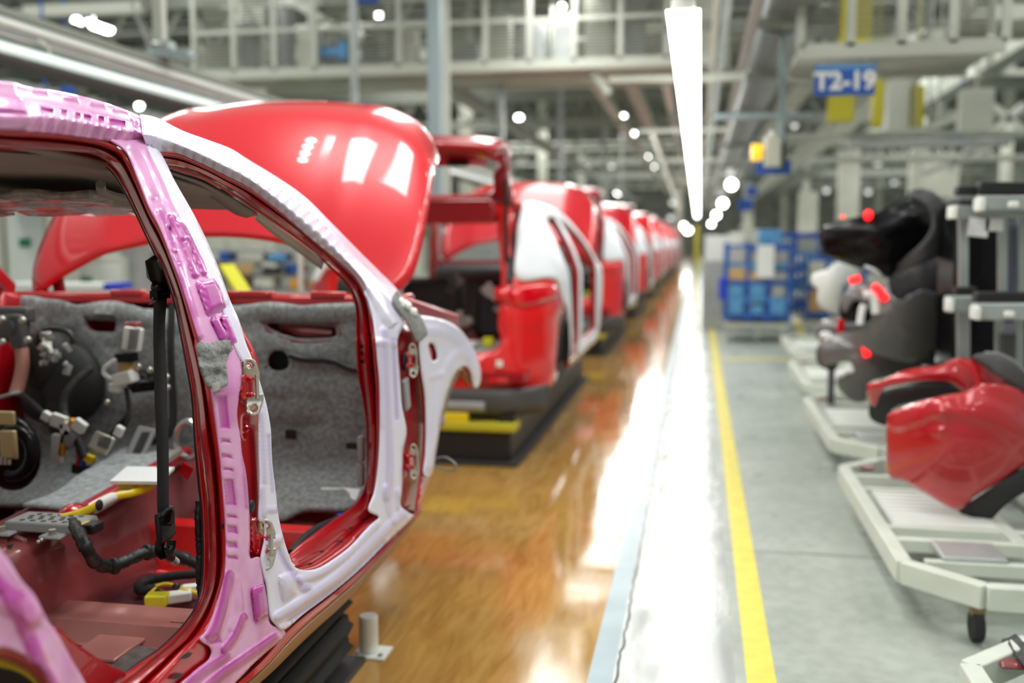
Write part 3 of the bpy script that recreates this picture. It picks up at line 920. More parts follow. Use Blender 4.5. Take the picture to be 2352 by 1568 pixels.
# ---- pink: pillar and sill piece, one mould with the rail
PILL = [(252, 322), (290, 324), (336, 318), (340, 332), (347, 348), (370, 408), (400, 470), (430, 530), (460, 592), (490, 642), (512, 685), (530, 745), (545, 800), (552, 850), (548, 900), (541, 950),
        (548, 1000), (556, 1050), (564, 1105), (569, 1170), (571, 1230), (571, 1280), (590, 1278), (599, 1294), (604, 1340), (611, 1385), (616, 1428), (634, 1440), (650, 1447), (651, 1460), (625, 1483), (585, 1518),
        (539, 1565), (480, 1620), (410, 1690), (300, 1760), (200, 1800), (230, 1730), (330, 1640), (416, 1566), (450, 1539), (476, 1516), (484, 1498), (478, 1484), (462, 1474), (458, 1464), (472, 1448), (489, 1410), (506, 1356), (516, 1305), (518, 1240), (514, 1166),
        (508, 1093), (503, 1040), (493, 960), (484, 900), (474, 850), (462, 800), (444, 742), (420, 668), (396, 602), (368, 528), (342, 478), (314, 408), (288, 350)]
FB = []
# long stiffening grooves of the upper pillar
FB += [('l', [(300, 345), (325, 395), (350, 450)], .006, 9, .1), ('l', [(330, 345), (372, 440), (420, 545)], .007, 7, .05),
       ('l', [(392, 500), (420, 560), (444, 622), (446, 630)], .012, 8, .75), ('l', [(412, 512), (440, 560), (462, 612), (466, 626)], .012, 7, .75),
       ('l', [(365, 490), (383, 540), (402, 600), (430, 690), (455, 770)], .008, 8, .4),
       ('p', [(452, 650), (500, 640), (515, 705), (478, 722)], .022, 9, .6), ('p', [(461, 654), (496, 647), (508, 698), (482, 712)], .008, 5, .95),
       ('p', [(483, 732), (497, 727), (522, 775), (508, 783)], .016, 7, .9), ('p', [(506, 728), (520, 727), (542, 785), (528, 790)], .016, 7, .9),
       ('p', [(380, 520), (390, 520), (399, 560), (390, 560)], -.010, 5, .7), ('p', [(395, 580), (404, 578), (412, 606), (403, 606)], -.010, 5, .7)]
# battlement edge down the lower pillar
for y0, y1 in ((905, 985), (1005, 1018), (1040, 1053), (1072, 1082), (1098, 1160), (1180, 1190), (1205, 1225), (1242, 1258), (1274, 1284)):
    k = lambda y: 492+(y-905)*.082 if y < 1200 else 516
    FB.append(('p', [(k(y0)+3, y0), (k(y0)+24, y0+2), (k(y1)+26, y1), (k(y1)+4, y1-2)], -.009, 7, 1.0))
FB += [('l', [(551, 905), (552, 960), (560, 1060), (566, 1160)], .006, 6, .3),
       ('p', [(578, 1352), (606, 1342), (613, 1408), (588, 1428)], .020, 8, .75), ('p', [(587, 1360), (603, 1352), (609, 1400), (592, 1415)], .007, 4, .95),
       ('l', [(524, 1320), (516, 1370), (497, 1440), (480, 1465)], .010, 10, .75), ('l', [(556, 1418), (540, 1455), (515, 1490)], .012, 8, .85),
       ('l', [(630, 1462), (560, 1510), (490, 1560), (400, 1640)], .012, 9, .5), ('l', [(520, 1505), (460, 1545), (380, 1620)], .010, 8, .4),
       ('l', [(540, 1330), (545, 1400), (530, 1440)], .006, 9, .1), ('p', [(465, 1462), (500, 1455), (506, 1475), (480, 1480)], -.006, 5, .6)]
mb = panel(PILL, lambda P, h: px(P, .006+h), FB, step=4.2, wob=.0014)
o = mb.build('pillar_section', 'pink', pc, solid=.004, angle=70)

# ---- lilac: roof rail and windscreen pillar piece
LT = [(322, 262), (360, 270), (420, 300), (480, 322), (530, 341), (570, 366), (640, 409), (700, 452), (760, 511), (820, 572), (870, 622), (905, 656), (930, 690), (952, 722)]
LM1 = [(326, 282), (360, 292), (420, 318), (480, 342), (520, 360), (570, 386), (640, 432), (700, 478), (750, 523), (800, 574), (850, 630), (880, 665), (905, 705), (925, 735)]
LM2 = [(328, 308), (360, 314), (420, 336), (470, 358), (510, 378), (560, 403), (620, 444), (690, 500), (740, 542), (790, 592), (830, 636), (850, 668), (880, 712), (905, 745)]
LB = [(336, 338), (358, 350), (385, 349), (412, 354), (470, 379), (518, 403), (572, 431), (640, 483), (708, 542), (776, 598), (816, 636), (840, 680), (858, 735), (880, 765)]
FL = []
LMi = catmull(LM1, 60)
for i in range(2, 40, 2):
    x, y = LMi[i]; x2, y2 = LMi[i+1]
    d = np.array([x2-x, y2-y]); d /= np.linalg.norm(d); nn = np.array([-d[1], d[0]]); c = np.array([x, y])
    FL.append(('p', [tuple(c-d*5-nn*2), tuple(c+d*5-nn*2), tuple(c+d*5+nn*3.5), tuple(c-d*5+nn*3.5)], -.010, 3, .8))
LBi = catmull(LB, 60); L2i = catmull(LM2, 60)
for i in range(3, 46, 2):
    FL.append(('l', [tuple(.5*(LMi[i]+L2i[i])), tuple(.65*LBi[max(i-1, 0)]+.35*L2i[max(i-1, 0)])], .009, 6, .25))
LTi = catmull(LT, 60)
for i in range(3, 24, 3):
    c = .55*LTi[i]+.45*LMi[i]; FL.append(('p', [tuple(c+np.array(v)) for v in ((-14, -6), (12, 3), (12, 9), (-14, 1))], .012, 5, .3))
lc = rail_cover('protective_cover', [LT, LM1, LM2, LB], [-.09, -.005, .020, .004], FL, 'lilac',
                'lilac moulded plastic cover framing the front door opening of the nearest car', 260)

# ---- lilac: front door surround (pillar side, sill, hinge pillar), one mould with the rail
SUR = [(336, 338), (365, 352), (400, 420), (440, 490), (475, 560), (500, 620), (525, 690), (545, 735), (562, 790), (578, 830), (596, 885), (610, 935), (619, 990), (623, 1060), (629, 1116), (636, 1182), (647, 1232), (661, 1275),
       (674, 1301), (700, 1309), (734, 1303), (796, 1261), (846, 1209), (869, 1187), (845, 1172), (858, 1132), (866, 1083), (871, 1009), (871, 894), (865, 818), (857, 741), (846, 695), (836, 668), (870, 660), (905, 700), (925, 740), (912, 775), (911, 805), (916, 868), (921, 933),
       (931, 990), (923, 1040), (921, 1124), (918, 1160), (938, 1178), (948, 1185), (922, 1212), (895, 1237), (829, 1304), (763, 1360), (697, 1410), (650, 1446), (634, 1437), (620, 1420), (615, 1395), (610, 1347), (602, 1311), (597, 1281), (605, 1240), (604, 1200),
       (592, 1192), (594, 1120), (592, 1030), (591, 960), (588, 900), (575, 840), (555, 830), (530, 780), (505, 700), (470, 630), (440, 560), (400, 480), (370, 410)]
FS = [('p', [(639, 1325), (672, 1312), (675, 1362), (650, 1378)], .016, 8, .3), ('p', [(650, 1332), (668, 1326), (670, 1352), (655, 1360)], .005, 4, .3),
      ('l', [(680, 1330), (690, 1345), (706, 1350)], .012, 8, .7), ('l', [(636, 1260), (655, 1300), (690, 1345)], -.008, 7, .8),
      ('l', [(598, 950), (604, 1050), (606, 1105)], .008, 5, .5), ('l', [(601, 1120), (603, 1180)], .008, 6, .5), ('l', [(613, 1170), (632, 1168)], .008, 5, .3),
      ('l', [(618, 1245), (640, 1237)], .012, 7, .3), ('l', [(612, 1000), (616, 1060), (622, 1130)], -.006, 4, .6),
      ('l', [(636, 1415), (700, 1375), (780, 1318), (860, 1240), (925, 1180)], .014, 9, .35), ('l', [(660, 1425), (720, 1385), (800, 1322), (880, 1244)], -.008, 5, .7),
      ('l', [(690, 1330), (740, 1312), (800, 1270), (865, 1205)], .010, 8, .2), ('l', [(880, 760), (886, 850), (890, 950), (893, 1060), (890, 1140)], .010, 8, .6),
      ('l', [(900, 780), (904, 880), (908, 960)], -.008, 5, .8), ('l', [(868, 780), (874, 880), (878, 980)], .007, 5, .3),
      ('l', [(865, 785), (910, 790)], .010, 6, .1), ('p', [(907, 1125), (930, 1120), (930, 1160), (910, 1170)], .014, 7, .3),
      ('l', [(885, 1120), (892, 1170), (905, 1195)], .010, 7, .3), ('l', [(440, 520), (480, 600), (515, 690)], .005, 8, 0)]
mb = panel(SUR, lambda P, h: px(P, .010+h), FS, step=5.5, wob=.0014)
mb.build('door_surround_section', 'lilac', lc, solid=.004, angle=70)

# ---- lilac cover on the fender
FEN2 = [(938, 726), (974, 726), (1020, 736), (1052, 754), (1076, 784), (1096, 825), (1103, 864), (1096, 890), (1086, 886), (1078, 850), (1062, 840), (1045, 856), (1030, 890), (1018, 933), (1010, 975), (1001, 1030), (993, 1080),
        (984, 1096), (971, 1088), (975, 1047), (977, 990), (975, 914), (967, 856), (961, 795), (960, 775), (950, 755)]
HREC = [(981, 792), (994, 790), (1003, 822), (990, 827)]
FF = [('l', [(1090, 860), (1078, 820), (1060, 808), (1040, 822), (1018, 870), (1004, 930), (996, 1000), (985, 1070)], .014, 9, .1), ('p', [(985, 862), (1012, 852), (1018, 862), (988, 872)], .010, 5, .1),
      ('l', [(985, 760), (1030, 770), (1055, 790)], .008, 10, .2)]
mb = panel(FEN2, lambda P, h: px(P, .014+h), FF, [HREC], step=6.5, wob=.003)
fc = mb.build('fender_cover', 'lilac', None, solid=.004, angle=70)
tag(fc, 'lilac plastic cover on the front fender of the nearest car, with a small square window', 'protective cover', GC)

# ---- pink cover round the rear wheel arch (lower left)
QC = [(-80, 1200), (0, 1272), (39, 1327), (72, 1366), (101, 1422), (128, 1458), (155, 1509), (191, 1568), (215, 1625), (130, 1600), (113, 1568), (98, 1542), (75, 1518), (39, 1497), (0, 1485), (-80, 1480)]
FQ = [('l', [(-40, 1300), (20, 1370), (55, 1440), (90, 1520), (130, 1600)], .014, 12, .7), ('l', [(-60, 1370), (0, 1380), (50, 1395), (70, 1420)], .02, 16, .3), ('l', [(0, 1350), (40, 1370)], .01, 10, .5)]
qc = panel(QC, lambda P, h: on_x(P, -1.0+h), FQ, step=8, wob=.004).build('wheel_arch_cover', 'pink', None, solid=.005, angle=70)
tag(qc, 'pink plastic cover over the rear wheel arch of the nearest car', 'protective cover', GC)
# the wheel arch below it: red lip, yellow hose and black liner
AR = [(-80, 1482), (0, 1487), (39, 1499), (75, 1520), (98, 1544), (113, 1570), (135, 1610)]
MB().loft([on_x(AR, -1.0), on_x([(x-4, y+16) for x, y in AR], -1.05), on_x([(x-8, y+26) for x, y in AR], -1.12)], 30).build('rear_wheel_arch', 'inner_red', CAR, solid=.004)
MB().tube(on_x([(-80, 1500), (0, 1516), (40, 1526), (75, 1546), (100, 1572), (120, 1610)], -1.10), .010, 8, 24).build('arch_hose', 'dull_yellow', CAR)
MB().loft([on_x([(-80, 1512), (0, 1520), (39, 1532), (70, 1550), (95, 1580), (110, 1620)], -1.13), on_x([(-80, 1700), (0, 1700), (20, 1700), (40, 1700), (50, 1700), (60, 1720)], -1.30)], 24).build('wheel_arch_liner', 'black', CAR, solid=.004)
# red inner panel rising from the rear door sill, seen past the pink arch cover
panel([(120, 1440), (165, 1470), (230, 1515), (290, 1548), (250, 1580), (190, 1640), (150, 1560)], lambda P, h: px(P, -.09), step=12).build('rear_quarter_inner', 'inner_red', CAR, solid=.004)

# ---- felt tape
def tape(name, outline, off, label, feats, wob=.006):
    o = panel(outline, lambda P, h: px(P, off+h), feats, step=5, wob=wob).build(name, 'felt_tape', None, solid=.004, angle=80)
    return tag(o, label, 'tape', 'grey felt tape holding the covers')


tape('felt_tape', [(455, 788), (480, 787), (524, 780), (531, 796), (536, 800), (524, 818), (520, 838), (524, 870), (523, 884), (508, 890), (482, 890), (472, 872), (462, 845), (457, 818)], .028,
     'grey felt tape wrapped round the centre pillar above the upper hinge',
     [('l', [(458, 822), (485, 830), (520, 812)], -.010, 7, .0), ('l', [(470, 868), (500, 858), (522, 868)], -.008, 6, 0), ('l', [(530, 790), (505, 800), (470, 800)], .008, 8, 0), ('l', [(465, 842), (500, 842), (518, 836)], .007, 6, 0),
      ('l', [(490, 812), (505, 850)], .006, 5, 0)])
tape('felt_tape', [(912, 668), (928, 690), (955, 715), (972, 740), (980, 765), (968, 778), (956, 785), (945, 765), (930, 735), (915, 715), (900, 690)], .02,
     'grey felt tape at the foot of the windscreen pillar above the fender cover', [('l', [(930, 700), (960, 760)], .008, 7, 0)])
o = MB().box(px([(497, 887)], .03)[0], (.004, .05, .018), (0, 0, R(8))).build('adhesive_strip', 'film', None)
tag(o, 'small piece of clear adhesive strip under the felt tape on the centre pillar', 'tape')
# crumpled silver foil tape at the pillar foot
rnd = random.Random(3)
q = px([(925, 690), (935, 705), (950, 720)], .03)
mb = MB()
for c in q:
    for k in range(3): mb.ball(c+np.array([rnd.uniform(-.01, .01), rnd.uniform(-.02, .02), rnd.uniform(-.015, .015)]), (.012, .02, .016), 7, 5)
o = mb.build('foil_tape', 'white', None, angle=20)
tag(o, 'crumpled white foil tape at the base of the windscreen pillar', 'tape')
# ================================================================== INSIDE THE FIRST CAR (parts fitted to the body)
def oy(x, y, Y): return tuple(on_y([(x, y)], Y)[0])
def oz(x, y, Z): return tuple(on_z([(x, y)], Z)[0])
def ox(x, y, X): return tuple(on_x([(x, y)], X)[0])
def S(p, *d): return tuple(p[i]+d[i] for i in range(3))


# front seat belt hanging from the pillar
BX = -1.27
L_ = [(352, 655), (354, 690), (353, 760), (355, 850), (357, 930), (360, 1000), (362, 1080), (362, 1150), (364, 1200)]
R2 = [(384, 655), (383, 690), (379, 760), (383, 850), (384, 930), (387, 1000), (388, 1080), (388, 1150), (389, 1200)]
belt = MB().loft([on_x(L_, BX), on_x(R2, BX+.01)], 40).build('seat_belt', 'webbing', CAR, solid=.002)
mb = MB().tube([ox(368, 590, BX), ox(352, 605, BX), ox(360, 630, BX), ox(376, 650, BX)], [.012, .02, .024, .02], 8).ball(ox(370, 660, BX), (.02, .035, .022)).box(ox(368, 676, BX), (.02, .06, .02), (0, 0, 0))
mb.build('belt_guide', 'gloss_black', belt)
mb = MB().box(ox(380, 1205, BX+.01), (.014, .075, .075), (R(6), 0, 0)).box(ox(378, 1178, BX+.012), (.018, .07, .012)).box(ox(379, 1228, BX), (.02, .05, .03))
mb.build('belt_tongue', 'black', belt, bevel=.005)
mb = MB().loft([on_x([(370, 1180), (380, 1168), (395, 1163), (402, 1180), (396, 1205), (384, 1208)], BX+.022), on_x([(374, 1186), (384, 1174), (394, 1170), (398, 1182), (394, 1198), (386, 1202)], BX+.028)], 24)
mb.build('folded_webbing', 'webbing', belt, solid=.002)
MB().tube([ox(372, 1235, BX), ox(366, 1255, BX), ox(372, 1275, BX), ox(390, 1262, BX), ox(394, 1240, BX)], .012, 8, 18).build('belt_end', 'gloss_black', belt)
mb = MB().cyl(ox(378, 1268, BX), ox(392, 1280, BX-.01), .012); mb.build('belt_plug', 'black', belt)
MB().cyl(ox(392, 1280, BX-.01), ox(404, 1290, BX-.02), .010).build('belt_plug_tip', 'white', belt)
MB().tube([ox(352, 684, BX), ox(343, 698, BX), ox(356, 690, BX)], .003, 6).build('belt_hook', 'zinc', belt)

# wiring
def rope(name, P, r, m='rubber', n=60, jit=0., parent=CAR, sides=8):
    Q = catmull(P, n); rnd_ = random.Random(len(name)+n)
    rr = [r*(1+jit*rnd_.uniform(-1, 1)) for _ in Q]
    return MB().tube(Q, rr, sides).build(name, m, parent, angle=70)
rope('floor_harness', [oz(165, 1200, .755), oz(182, 1225, .76), oz(200, 1262, .73), oz(222, 1292, .67), oz(252, 1300, .63), oz(290, 1288, .63), oz(330, 1270, .64), oz(370, 1266, .64), oz(410, 1278, .63), oz(460, 1298, .62), oz(500, 1310, .60)],
     .019, 'black', jit=.16, n=120)
for k, (x, y, z) in enumerate(((215, 1286, .68), (262, 1300, .63), (338, 1268, .64))):
    p = oz(x, y, z); MB().ball(p, (.024, .014, .026)).build('harness_tape', 'black', CAR)
rope('seat_harness', [oz(520, 1300, .53), oz(455, 1316, .52), (oz(400, 1322, .51)), oz(350, 1330, .50), oz(320, 1342, .495), oz(322, 1356, .495), oz(345, 1352, .50), oz(365, 1350, .50)], .015, jit=.08)
rope('pillar_harness', [ox(458, 1150, -1.19), ox(456, 1200, -1.19), ox(460, 1260, -1.19), ox(459, 1320, -1.19), ox(464, 1376, -1.19)], .010, 'black', jit=.15)
rope('airbag_wire', [oz(358, 1350, .51), oz(345, 1362, .505), (oz(340, 1374, .50)), oz(350, 1380, .50)], .005, 'yellow')
rope('airbag_wire', [oz(358, 1346, .515), oz(378, 1341, .52), oz(402, 1344, .52), oz(425, 1352, .515), oz(455, 1364, .51)], .006, 'yellow')
rope('airbag_wire', [oz(402, 1348, .515), oz(430, 1358, .515), oz(450, 1358, .51)], .005, 'yellow')
MB().ball(oz(405, 1347, .522), .013).build('wire_clip', 'black', CAR)
mb = MB().box(oz(361, 1376, .505), (.066, .05, .036), (0, 0, R(15))); mb.build('airbag_connector', 'lemon', CAR, bevel=.005)
mb = MB().box(oz(398, 1371, .50), (.11, .045, .03), (0, R(-4), R(25))); mb.build('seat_connector', 'white', CAR, bevel=.005)
mb = MB().box(oz(438, 1352, .51), (.05, .03, .028), (0, 0, R(30))); mb.build('small_connector', 'white', CAR, bevel=.004)
for k, m in enumerate(('black', 'red', 'rubber')):
    rope('signal_wire', [oz(362+k*3, 1352, .51), oz(372+k*3, 1360, .51), oz(380+k*4, 1368, .505)], .004, m, 12)
YC = [oz(140, 1190, .76), oz(180, 1180, .77), oz(222, 1162, .79), (oz(240, 1150, .80)), oz(262, 1140, .80), oz(300, 1133, .80), oz(335, 1122, .80), oz(352, 1108, .81), oz(340, 1096, .82), oz(318, 1094, .82)]
rope('airbag_cable', YC, .0135, 'yellow', 80)
MB().tube(catmull([oz(226, 1160, .793), oz(242, 1149, .802), oz(260, 1141, .803)], 10), .0155, 10).build('cable_sleeve', 'white', CAR)
for x, y in ((228, 1160), (296, 1133)):
    MB().ball(oz(x, y, .80), (.009, .016, .018)).build('cable_tie', 'black', CAR)
mb = MB().box(oz(300, 1107, .80), (.07, .05, .045)); mb.build('cable_connector', 'yellow', CAR, bevel=.006)
mb = MB().box(oz(303, 1109, .79), (.03, .055, .02)); mb.build('connector_socket', 'dull_yellow', CAR, bevel=.003)
o = MB().box(oz(328, 1091, .84), (.16, .13, .01), (R(8), 0, R(8))).build('paper_tag', 'paper', CAR)
MB().beam(oz(350, 1082, .84), oz(418, 1035, .90), .014, .012).build('trim_rod', 'zinc', CAR)

# airbag control module on the tunnel
c = Vector(oz(118, 1200, .755))
mb = MB().box(c, (.25, .12, .03), None, .93)
mod = mb.build('control_module', 'grey_plastic', CAR, bevel=.006)
for i in range(5):
    for j in range(4):
        p = c+Vector((-.07+.035*i+.01*(j % 2), -.036+.022*j, .0155)); MB().cyl(p, p+Vector((0, 0, .001)), .0085, n=10).build('vent_hole', 'dark_grey', mod)
for sx in (-.105, .06):
    MB().box(c+Vector((sx, -.075, -.015)), (.07, .05, .012)).build('mounting_foot', 'grey_plastic', mod, bevel=.012)
    MB().cyl(c+Vector((sx, -.08, -.01)), c+Vector((sx, -.08, .006)), .011, n=6).build('foot_bolt', 'zinc', mod)
MB().box(c+Vector((.115, -.02, .0)), (.05, .05, .024)).build('module_plug', 'yellow', mod, bevel=.004)
MB().box(c+Vector((.15, -.02, .0)), (.04, .06, .03)).build('module_plug', 'black', mod, bevel=.006)
rope('module_wire', [oz(30, 1215, .74), oz(0, 1230, .73), oz(-50, 1250, .72)], .008)
rope('module_wire', [oz(135, 1222, .745), oz(110, 1235, .735), oz(85, 1245, .73)], .004, 'yellow', 14)
for x, y in ((95, 1240), (88, 1244), (102, 1236)):
    MB().ball(oz(x, y, .737), .006).build('wire_terminal', 'zinc', CAR)

# dash hardware in front of the firewall
mb = MB()
for c_, r_ in (((110, 830), (.12, .10, .13)), ((165, 880), (.14, .08, .16)), ((150, 940), (.08, .07, .16)), ((90, 900), (.09, .06, .12))):
    mb.ball(oy(*c_, 3.60), r_, 16, 10)
mb.build('heater_intake', 'rubber', CAR)
mb = MB().tube([oy(85, 790, 3.5), oy(95, 765, 3.5), oy(125, 755, 3.5), oy(160, 765, 3.5), oy(170, 790, 3.5)], .012, 8, 20); mb.build('intake_rim', 'black', CAR)
rnd = random.Random(11)
for k in range(14):
    x, y = 95+rnd.uniform(0, 60), 765+rnd.uniform(0, 85)
    MB().box(oy(x, y, 3.44), (rnd.uniform(.015, .035), .02, rnd.uniform(.02, .05)), (rnd.uniform(-1, 1), 0, rnd.uniform(-1, 1))).build('column_bracket', 'zinc' if k % 3 else 'grey_plastic', CAR, bevel=.003)
rope('column_wire', [oy(97, 790, 3.42), oy(112, 797, 3.42), oy(118, 810, 3.42)], .008, 'white', 14)
rope('dash_harness', [oy(210, 845, 3.45), oy(180, 870, 3.40), oy(155, 900, 3.36), oy(146, 930, 3.34), oy(150, 960, 3.32), oy(165, 990, 3.30), oy(185, 1025, 3.28), oy(195, 1050, 3.26)], .016, jit=.1)
rope('dash_harness', [oy(50, 905, 3.40), oy(75, 925, 3.38), oy(100, 948, 3.36), oy(125, 962, 3.34)], .010, jit=.1)
rope('dash_harness', [oy(175, 1000, 3.30), oy(180, 1030, 3.28), oy(182, 1065, 3.28)], .009)
rope('dash_harness', [oy(290, 890, 3.42), oy(296, 940, 3.40), oy(288, 975, 3.38), oy(262, 1002, 3.38), oy(240, 1020, 3.36)], .009)
rope('dash_harness', [oy(0, 912, 3.35), oy(25, 905, 3.35), oy(45, 900, 3.38)], .007, 'grey_plastic', 20)
for (x, y, w, h, m, r_) in ((108, 956, .035, .035, 'white', .5), (136, 967, .06, .05, 'white', .3), (152, 985, .04, .05, 'paper', -.2), (183, 978, .05, .045, 'white', .6), (133, 1030, .045, .11, 'white', .1), (145, 1020, .02, .09, 'orange', .2),
                           (158, 1005, .05, .06, 'grey_plastic', .5), (190, 1078, .08, .035, 'black', .1), (206, 1052, .04, .03, 'yellow', .3), (181, 1060, .012, .06, 'red', 0), (190, 1060, .012, .06, 'blue', 0), (165, 970, .02, .03, 'orange', .6),
                           (274, 990, .03, .04, 'white', .5)):
    MB().box(oy(x, y, 3.27), (w, .025, h), (0, r_, 0)).build('dash_connector', m, CAR, bevel=.004)
# steering support bracket and pedals
sb = MB().box(oy(305, 778, 3.42), (.065, .04, .09), (0, R(10), 0)).build('pedal_bracket', 'white', CAR, bevel=.006)
for k in range(4): MB().box(oy(298+k*6, 778, 3.395), (.004, .01, .08), (0, R(10), 0)).build('bracket_rib', 'grey_plastic', sb)
MB().box(oy(306, 748, 3.44), (.05, .05, .03)).build('bracket_cap', 'primer_red', sb, bevel=.004)
MB().box(oy(291, 820, 3.40), (.07, .05, .035)).build('brake_switch', 'gloss_black', CAR, bevel=.004)
MB().box(oy(291, 842, 3.41), (.055, .05, .05), None, .8).build('switch_housing', 'tan', CAR, bevel=.005)
MB().box(oy(288, 868, 3.40), (.08, .06, .05), (0, R(-15), 0)).build('switch_connector', 'white', CAR, bevel=.008)
MB().box(oy(268, 890, 3.40), (.05, .04, .035), (0, R(5), 0)).build('switch_plug', 'white', CAR, bevel=.008)
rope('brake_pipe', [oy(270, 825, 3.38), oy(255, 833, 3.38), oy(240, 845, 3.38), oy(239, 858, 3.38), oy(252, 868, 3.38), oy(262, 872, 3.38)], .0085, 'white', 24)
mb = MB().beam(oy(310, 860, 3.50), oy(335, 890, 3.46), .10, .05).beam(oy(330, 880, 3.50), oy(350, 870, 3.50), .08, .06); mb.build('pedal_box', 'gloss_black', CAR, bevel=.01)
bp = MB().box(oy(233, 1018, 3.30), (.085, .02, .075), (R(-30), R(20), 0)).build('brake_pedal', 'zinc', CAR, bevel=.008)
for k in range(6): MB().beam(S(oy(222+k*5, 1032, 3.285), 0, 0, 0), S(oy(230+k*5, 1002, 3.285), 0, 0, 0), .003, .003).build('pedal_rib', 'black', bp)
MB().beam(oy(250, 1010, 3.32), oy(296, 950, 3.42), .014, .02).build('pedal_arm', 'gloss_black', bp)
ap = MB().box(oy(320, 1026, 3.36), (.075, .02, .16), (R(-35), R(10), 0)).build('accelerator_pedal', 'grey_plastic', CAR, bevel=.006)
for k in range(5): MB().box(S(oy(311+k*4, 1028, 3.345), 0, 0, 0), (.003, .006, .13), (R(-35), R(10), 0)).build('pedal_rib', 'dark_grey', ap)
# blower and gold bracket by the near left edge
mb = MB()
mb.tube([oy(30+42*math.cos(a), 1040+52*math.sin(a), 3.1) for a in np.linspace(-1.9, 1.9, 22)], .022, 10); mb.ball(oy(25, 1040, 3.16), (.12, .05, .14), 16, 10)
mb.build('blower_housing', 'gloss_black', CAR)
mb = MB().box(oy(20, 1020, 3.03), (.06, .02, .10)).box(oy(10, 960, 3.05), (.08, .02, .05)).beam(oy(35, 1000, 3.03), oy(38, 1055, 3.03), .012); mb.build('blower_bracket', 'gold', CAR, bevel=.006)
for k in range(3): MB().cyl(oy(4+k*9, 1048+k*3, 3.02), oy(4+k*9, 1066, 3.02), .006).build('bracket_stud', 'zinc', CAR)
mb = MB().cyl(oy(-40, 755, 3.4), oy(52, 750, 3.4), .055).box(oy(20, 722, 3.42), (.2, .06, .06)).box(oy(42, 760, 3.38), (.05, .05, .13)); mb.build('cross_car_beam', 'dark_grey', CAR, bevel=.01)
for x, y in ((5, 733), (6, 785), (52, 735), (64, 780)): MB().ball(oy(x, y, 3.33), .014).build('beam_bolt', 'zinc', CAR)
rope('side_strap', [oy(50, 800, 3.5), oy(52, 840, 3.48), oy(44, 880, 3.46), oy(36, 905, 3.44)], .026, 'copper_skin', 16)
for x, y in ((318, 842), (345, 850), (383, 866), (385, 890), (398, 960), (247, 925)):
    MB().ball(oy(x, y, 3.42), .013, 8, 6).build('firewall_stud', 'zinc', CAR)
mb = MB().box(oy(388, 925, 3.45), (.03, .03, .12), (0, R(8), 0)); mb.build('vacuum_valve', 'grey_plastic', CAR, bevel=.01)
MB().tube([oy(395, 700, 3.5), oy(392, 800, 3.46), oy(398, 950, 3.42), oy(386, 1000, 3.4), oy(345, 1015, 3.4)], .014, 8, 24).build('side_harness', 'black', CAR)
# bright foil ring where the harness leaves the tunnel
q = oy(433, 1010, 3.35)
mb = MB().tube([S(q, .05*math.cos(a), 0, .07*math.sin(a)) for a in np.linspace(0, 2*math.pi, 20)], .012, 7); mb.build('foil_ring', 'steel', CAR)
MB().tube([oy(415, 1030, 3.33), oy(390, 1045, 3.3), oy(360, 1068, 3.25), oy(345, 1078, 3.2)], .01, 8, 16).build('selector_cable', 'zinc', CAR)
MB().box(oy(428, 1082, 3.3), (.05, .01, .05), (0, R(30), 0)).build('insulation_patch', 'red', CAR)
# white papers lying in the front foot well
for x, y, r_ in ((765, 1134, 4), (795, 1134, -8)):
    q = wall_place([(x, y)], np.array([.035]))[0]
    o = MB().box(q, (.10, .004, .05), (R(-45), 0, R(r_))).build('paper_slip', 'paper', None)
    tag(o, 'white paper slip lying in the front footwell, %s one of two' % ('left' if r_ > 0 else 'right'), 'paper')
o = MB().loft([on_x([(210, 1530), (250, 1552), (262, 1558)], -1.27), on_x([(222, 1560), (240, 1562), (255, 1562)], -1.25)], 6).build('paper_slip', 'paper', None, solid=.001)
tag(o, 'white paper scrap lying by the rear door sill of the nearest car', 'paper')
MB().loft([on_x([(200, 1568), (260, 1560), (300, 1545)], -1.22), on_x([(210, 1580), (265, 1570), (306, 1550)], -1.20)], 12).build('sill_rubber', 'rubber', CAR, solid=.006)
MB().tube([oy(90, 640, 3.9), oy(92, 672, 3.85)], .03, 8).build('hood_buffer', 'inner_red', CAR)

# ---- supports below the car
lt = thing('lift_unit', 'black ribbed lifting unit under the sill of the nearest car', 'lift', (-1.6, 3.3, 0))
for k in range(5):
    z = .08+k*.085
    MB().loft([[(-1.28+.02*(k % 2), y, z-.035) for y in (1.9, 2.6, 3.42)], [(-1.245, y, z) for y in (1.9, 2.6, 3.44)], [(-1.28, y, z+.035) for y in (1.9, 2.6, 3.42)]], 3, smooth=False).build('bellows_fold', 'rubber', lt, solid=.02)
for k in range(5):
    z = .08+k*.085
    MB().beam((-1.27, 3.44, z), (-1.9, 3.46, z), .05, .07).build('bellows_fold', 'rubber', lt, bevel=.015)
MB().box((-1.62, 2.66, .24), (.62, 1.5, .42)).build('bellows_core', 'black', lt)
MB().box((-1.58, 2.62, .005), (.72, 1.74, .03)).build('base_plate', 'dark_grey', lt)
mb = MB().cyl((-1.23, 3.56, .012), (-1.23, 3.56, .155), .037, n=28); 
bo = thing('floor_bollard', 'short white cylinder on a square foot beside the black lifting unit', 'bollard', (-1.23, 3.56, 0))
mb.build('post', 'white', bo, bevel=.006)
MB().box((-1.215, 3.56, .006), (.13, .12, .012)).build('foot_plate', 'white', bo, bevel=.003)
for dx in (-.05, .045): MB().cyl((-1.215+dx, 3.52, .012), (-1.215+dx, 3.52, .022), .01, n=6).build('bolt', 'steel_grey', bo)
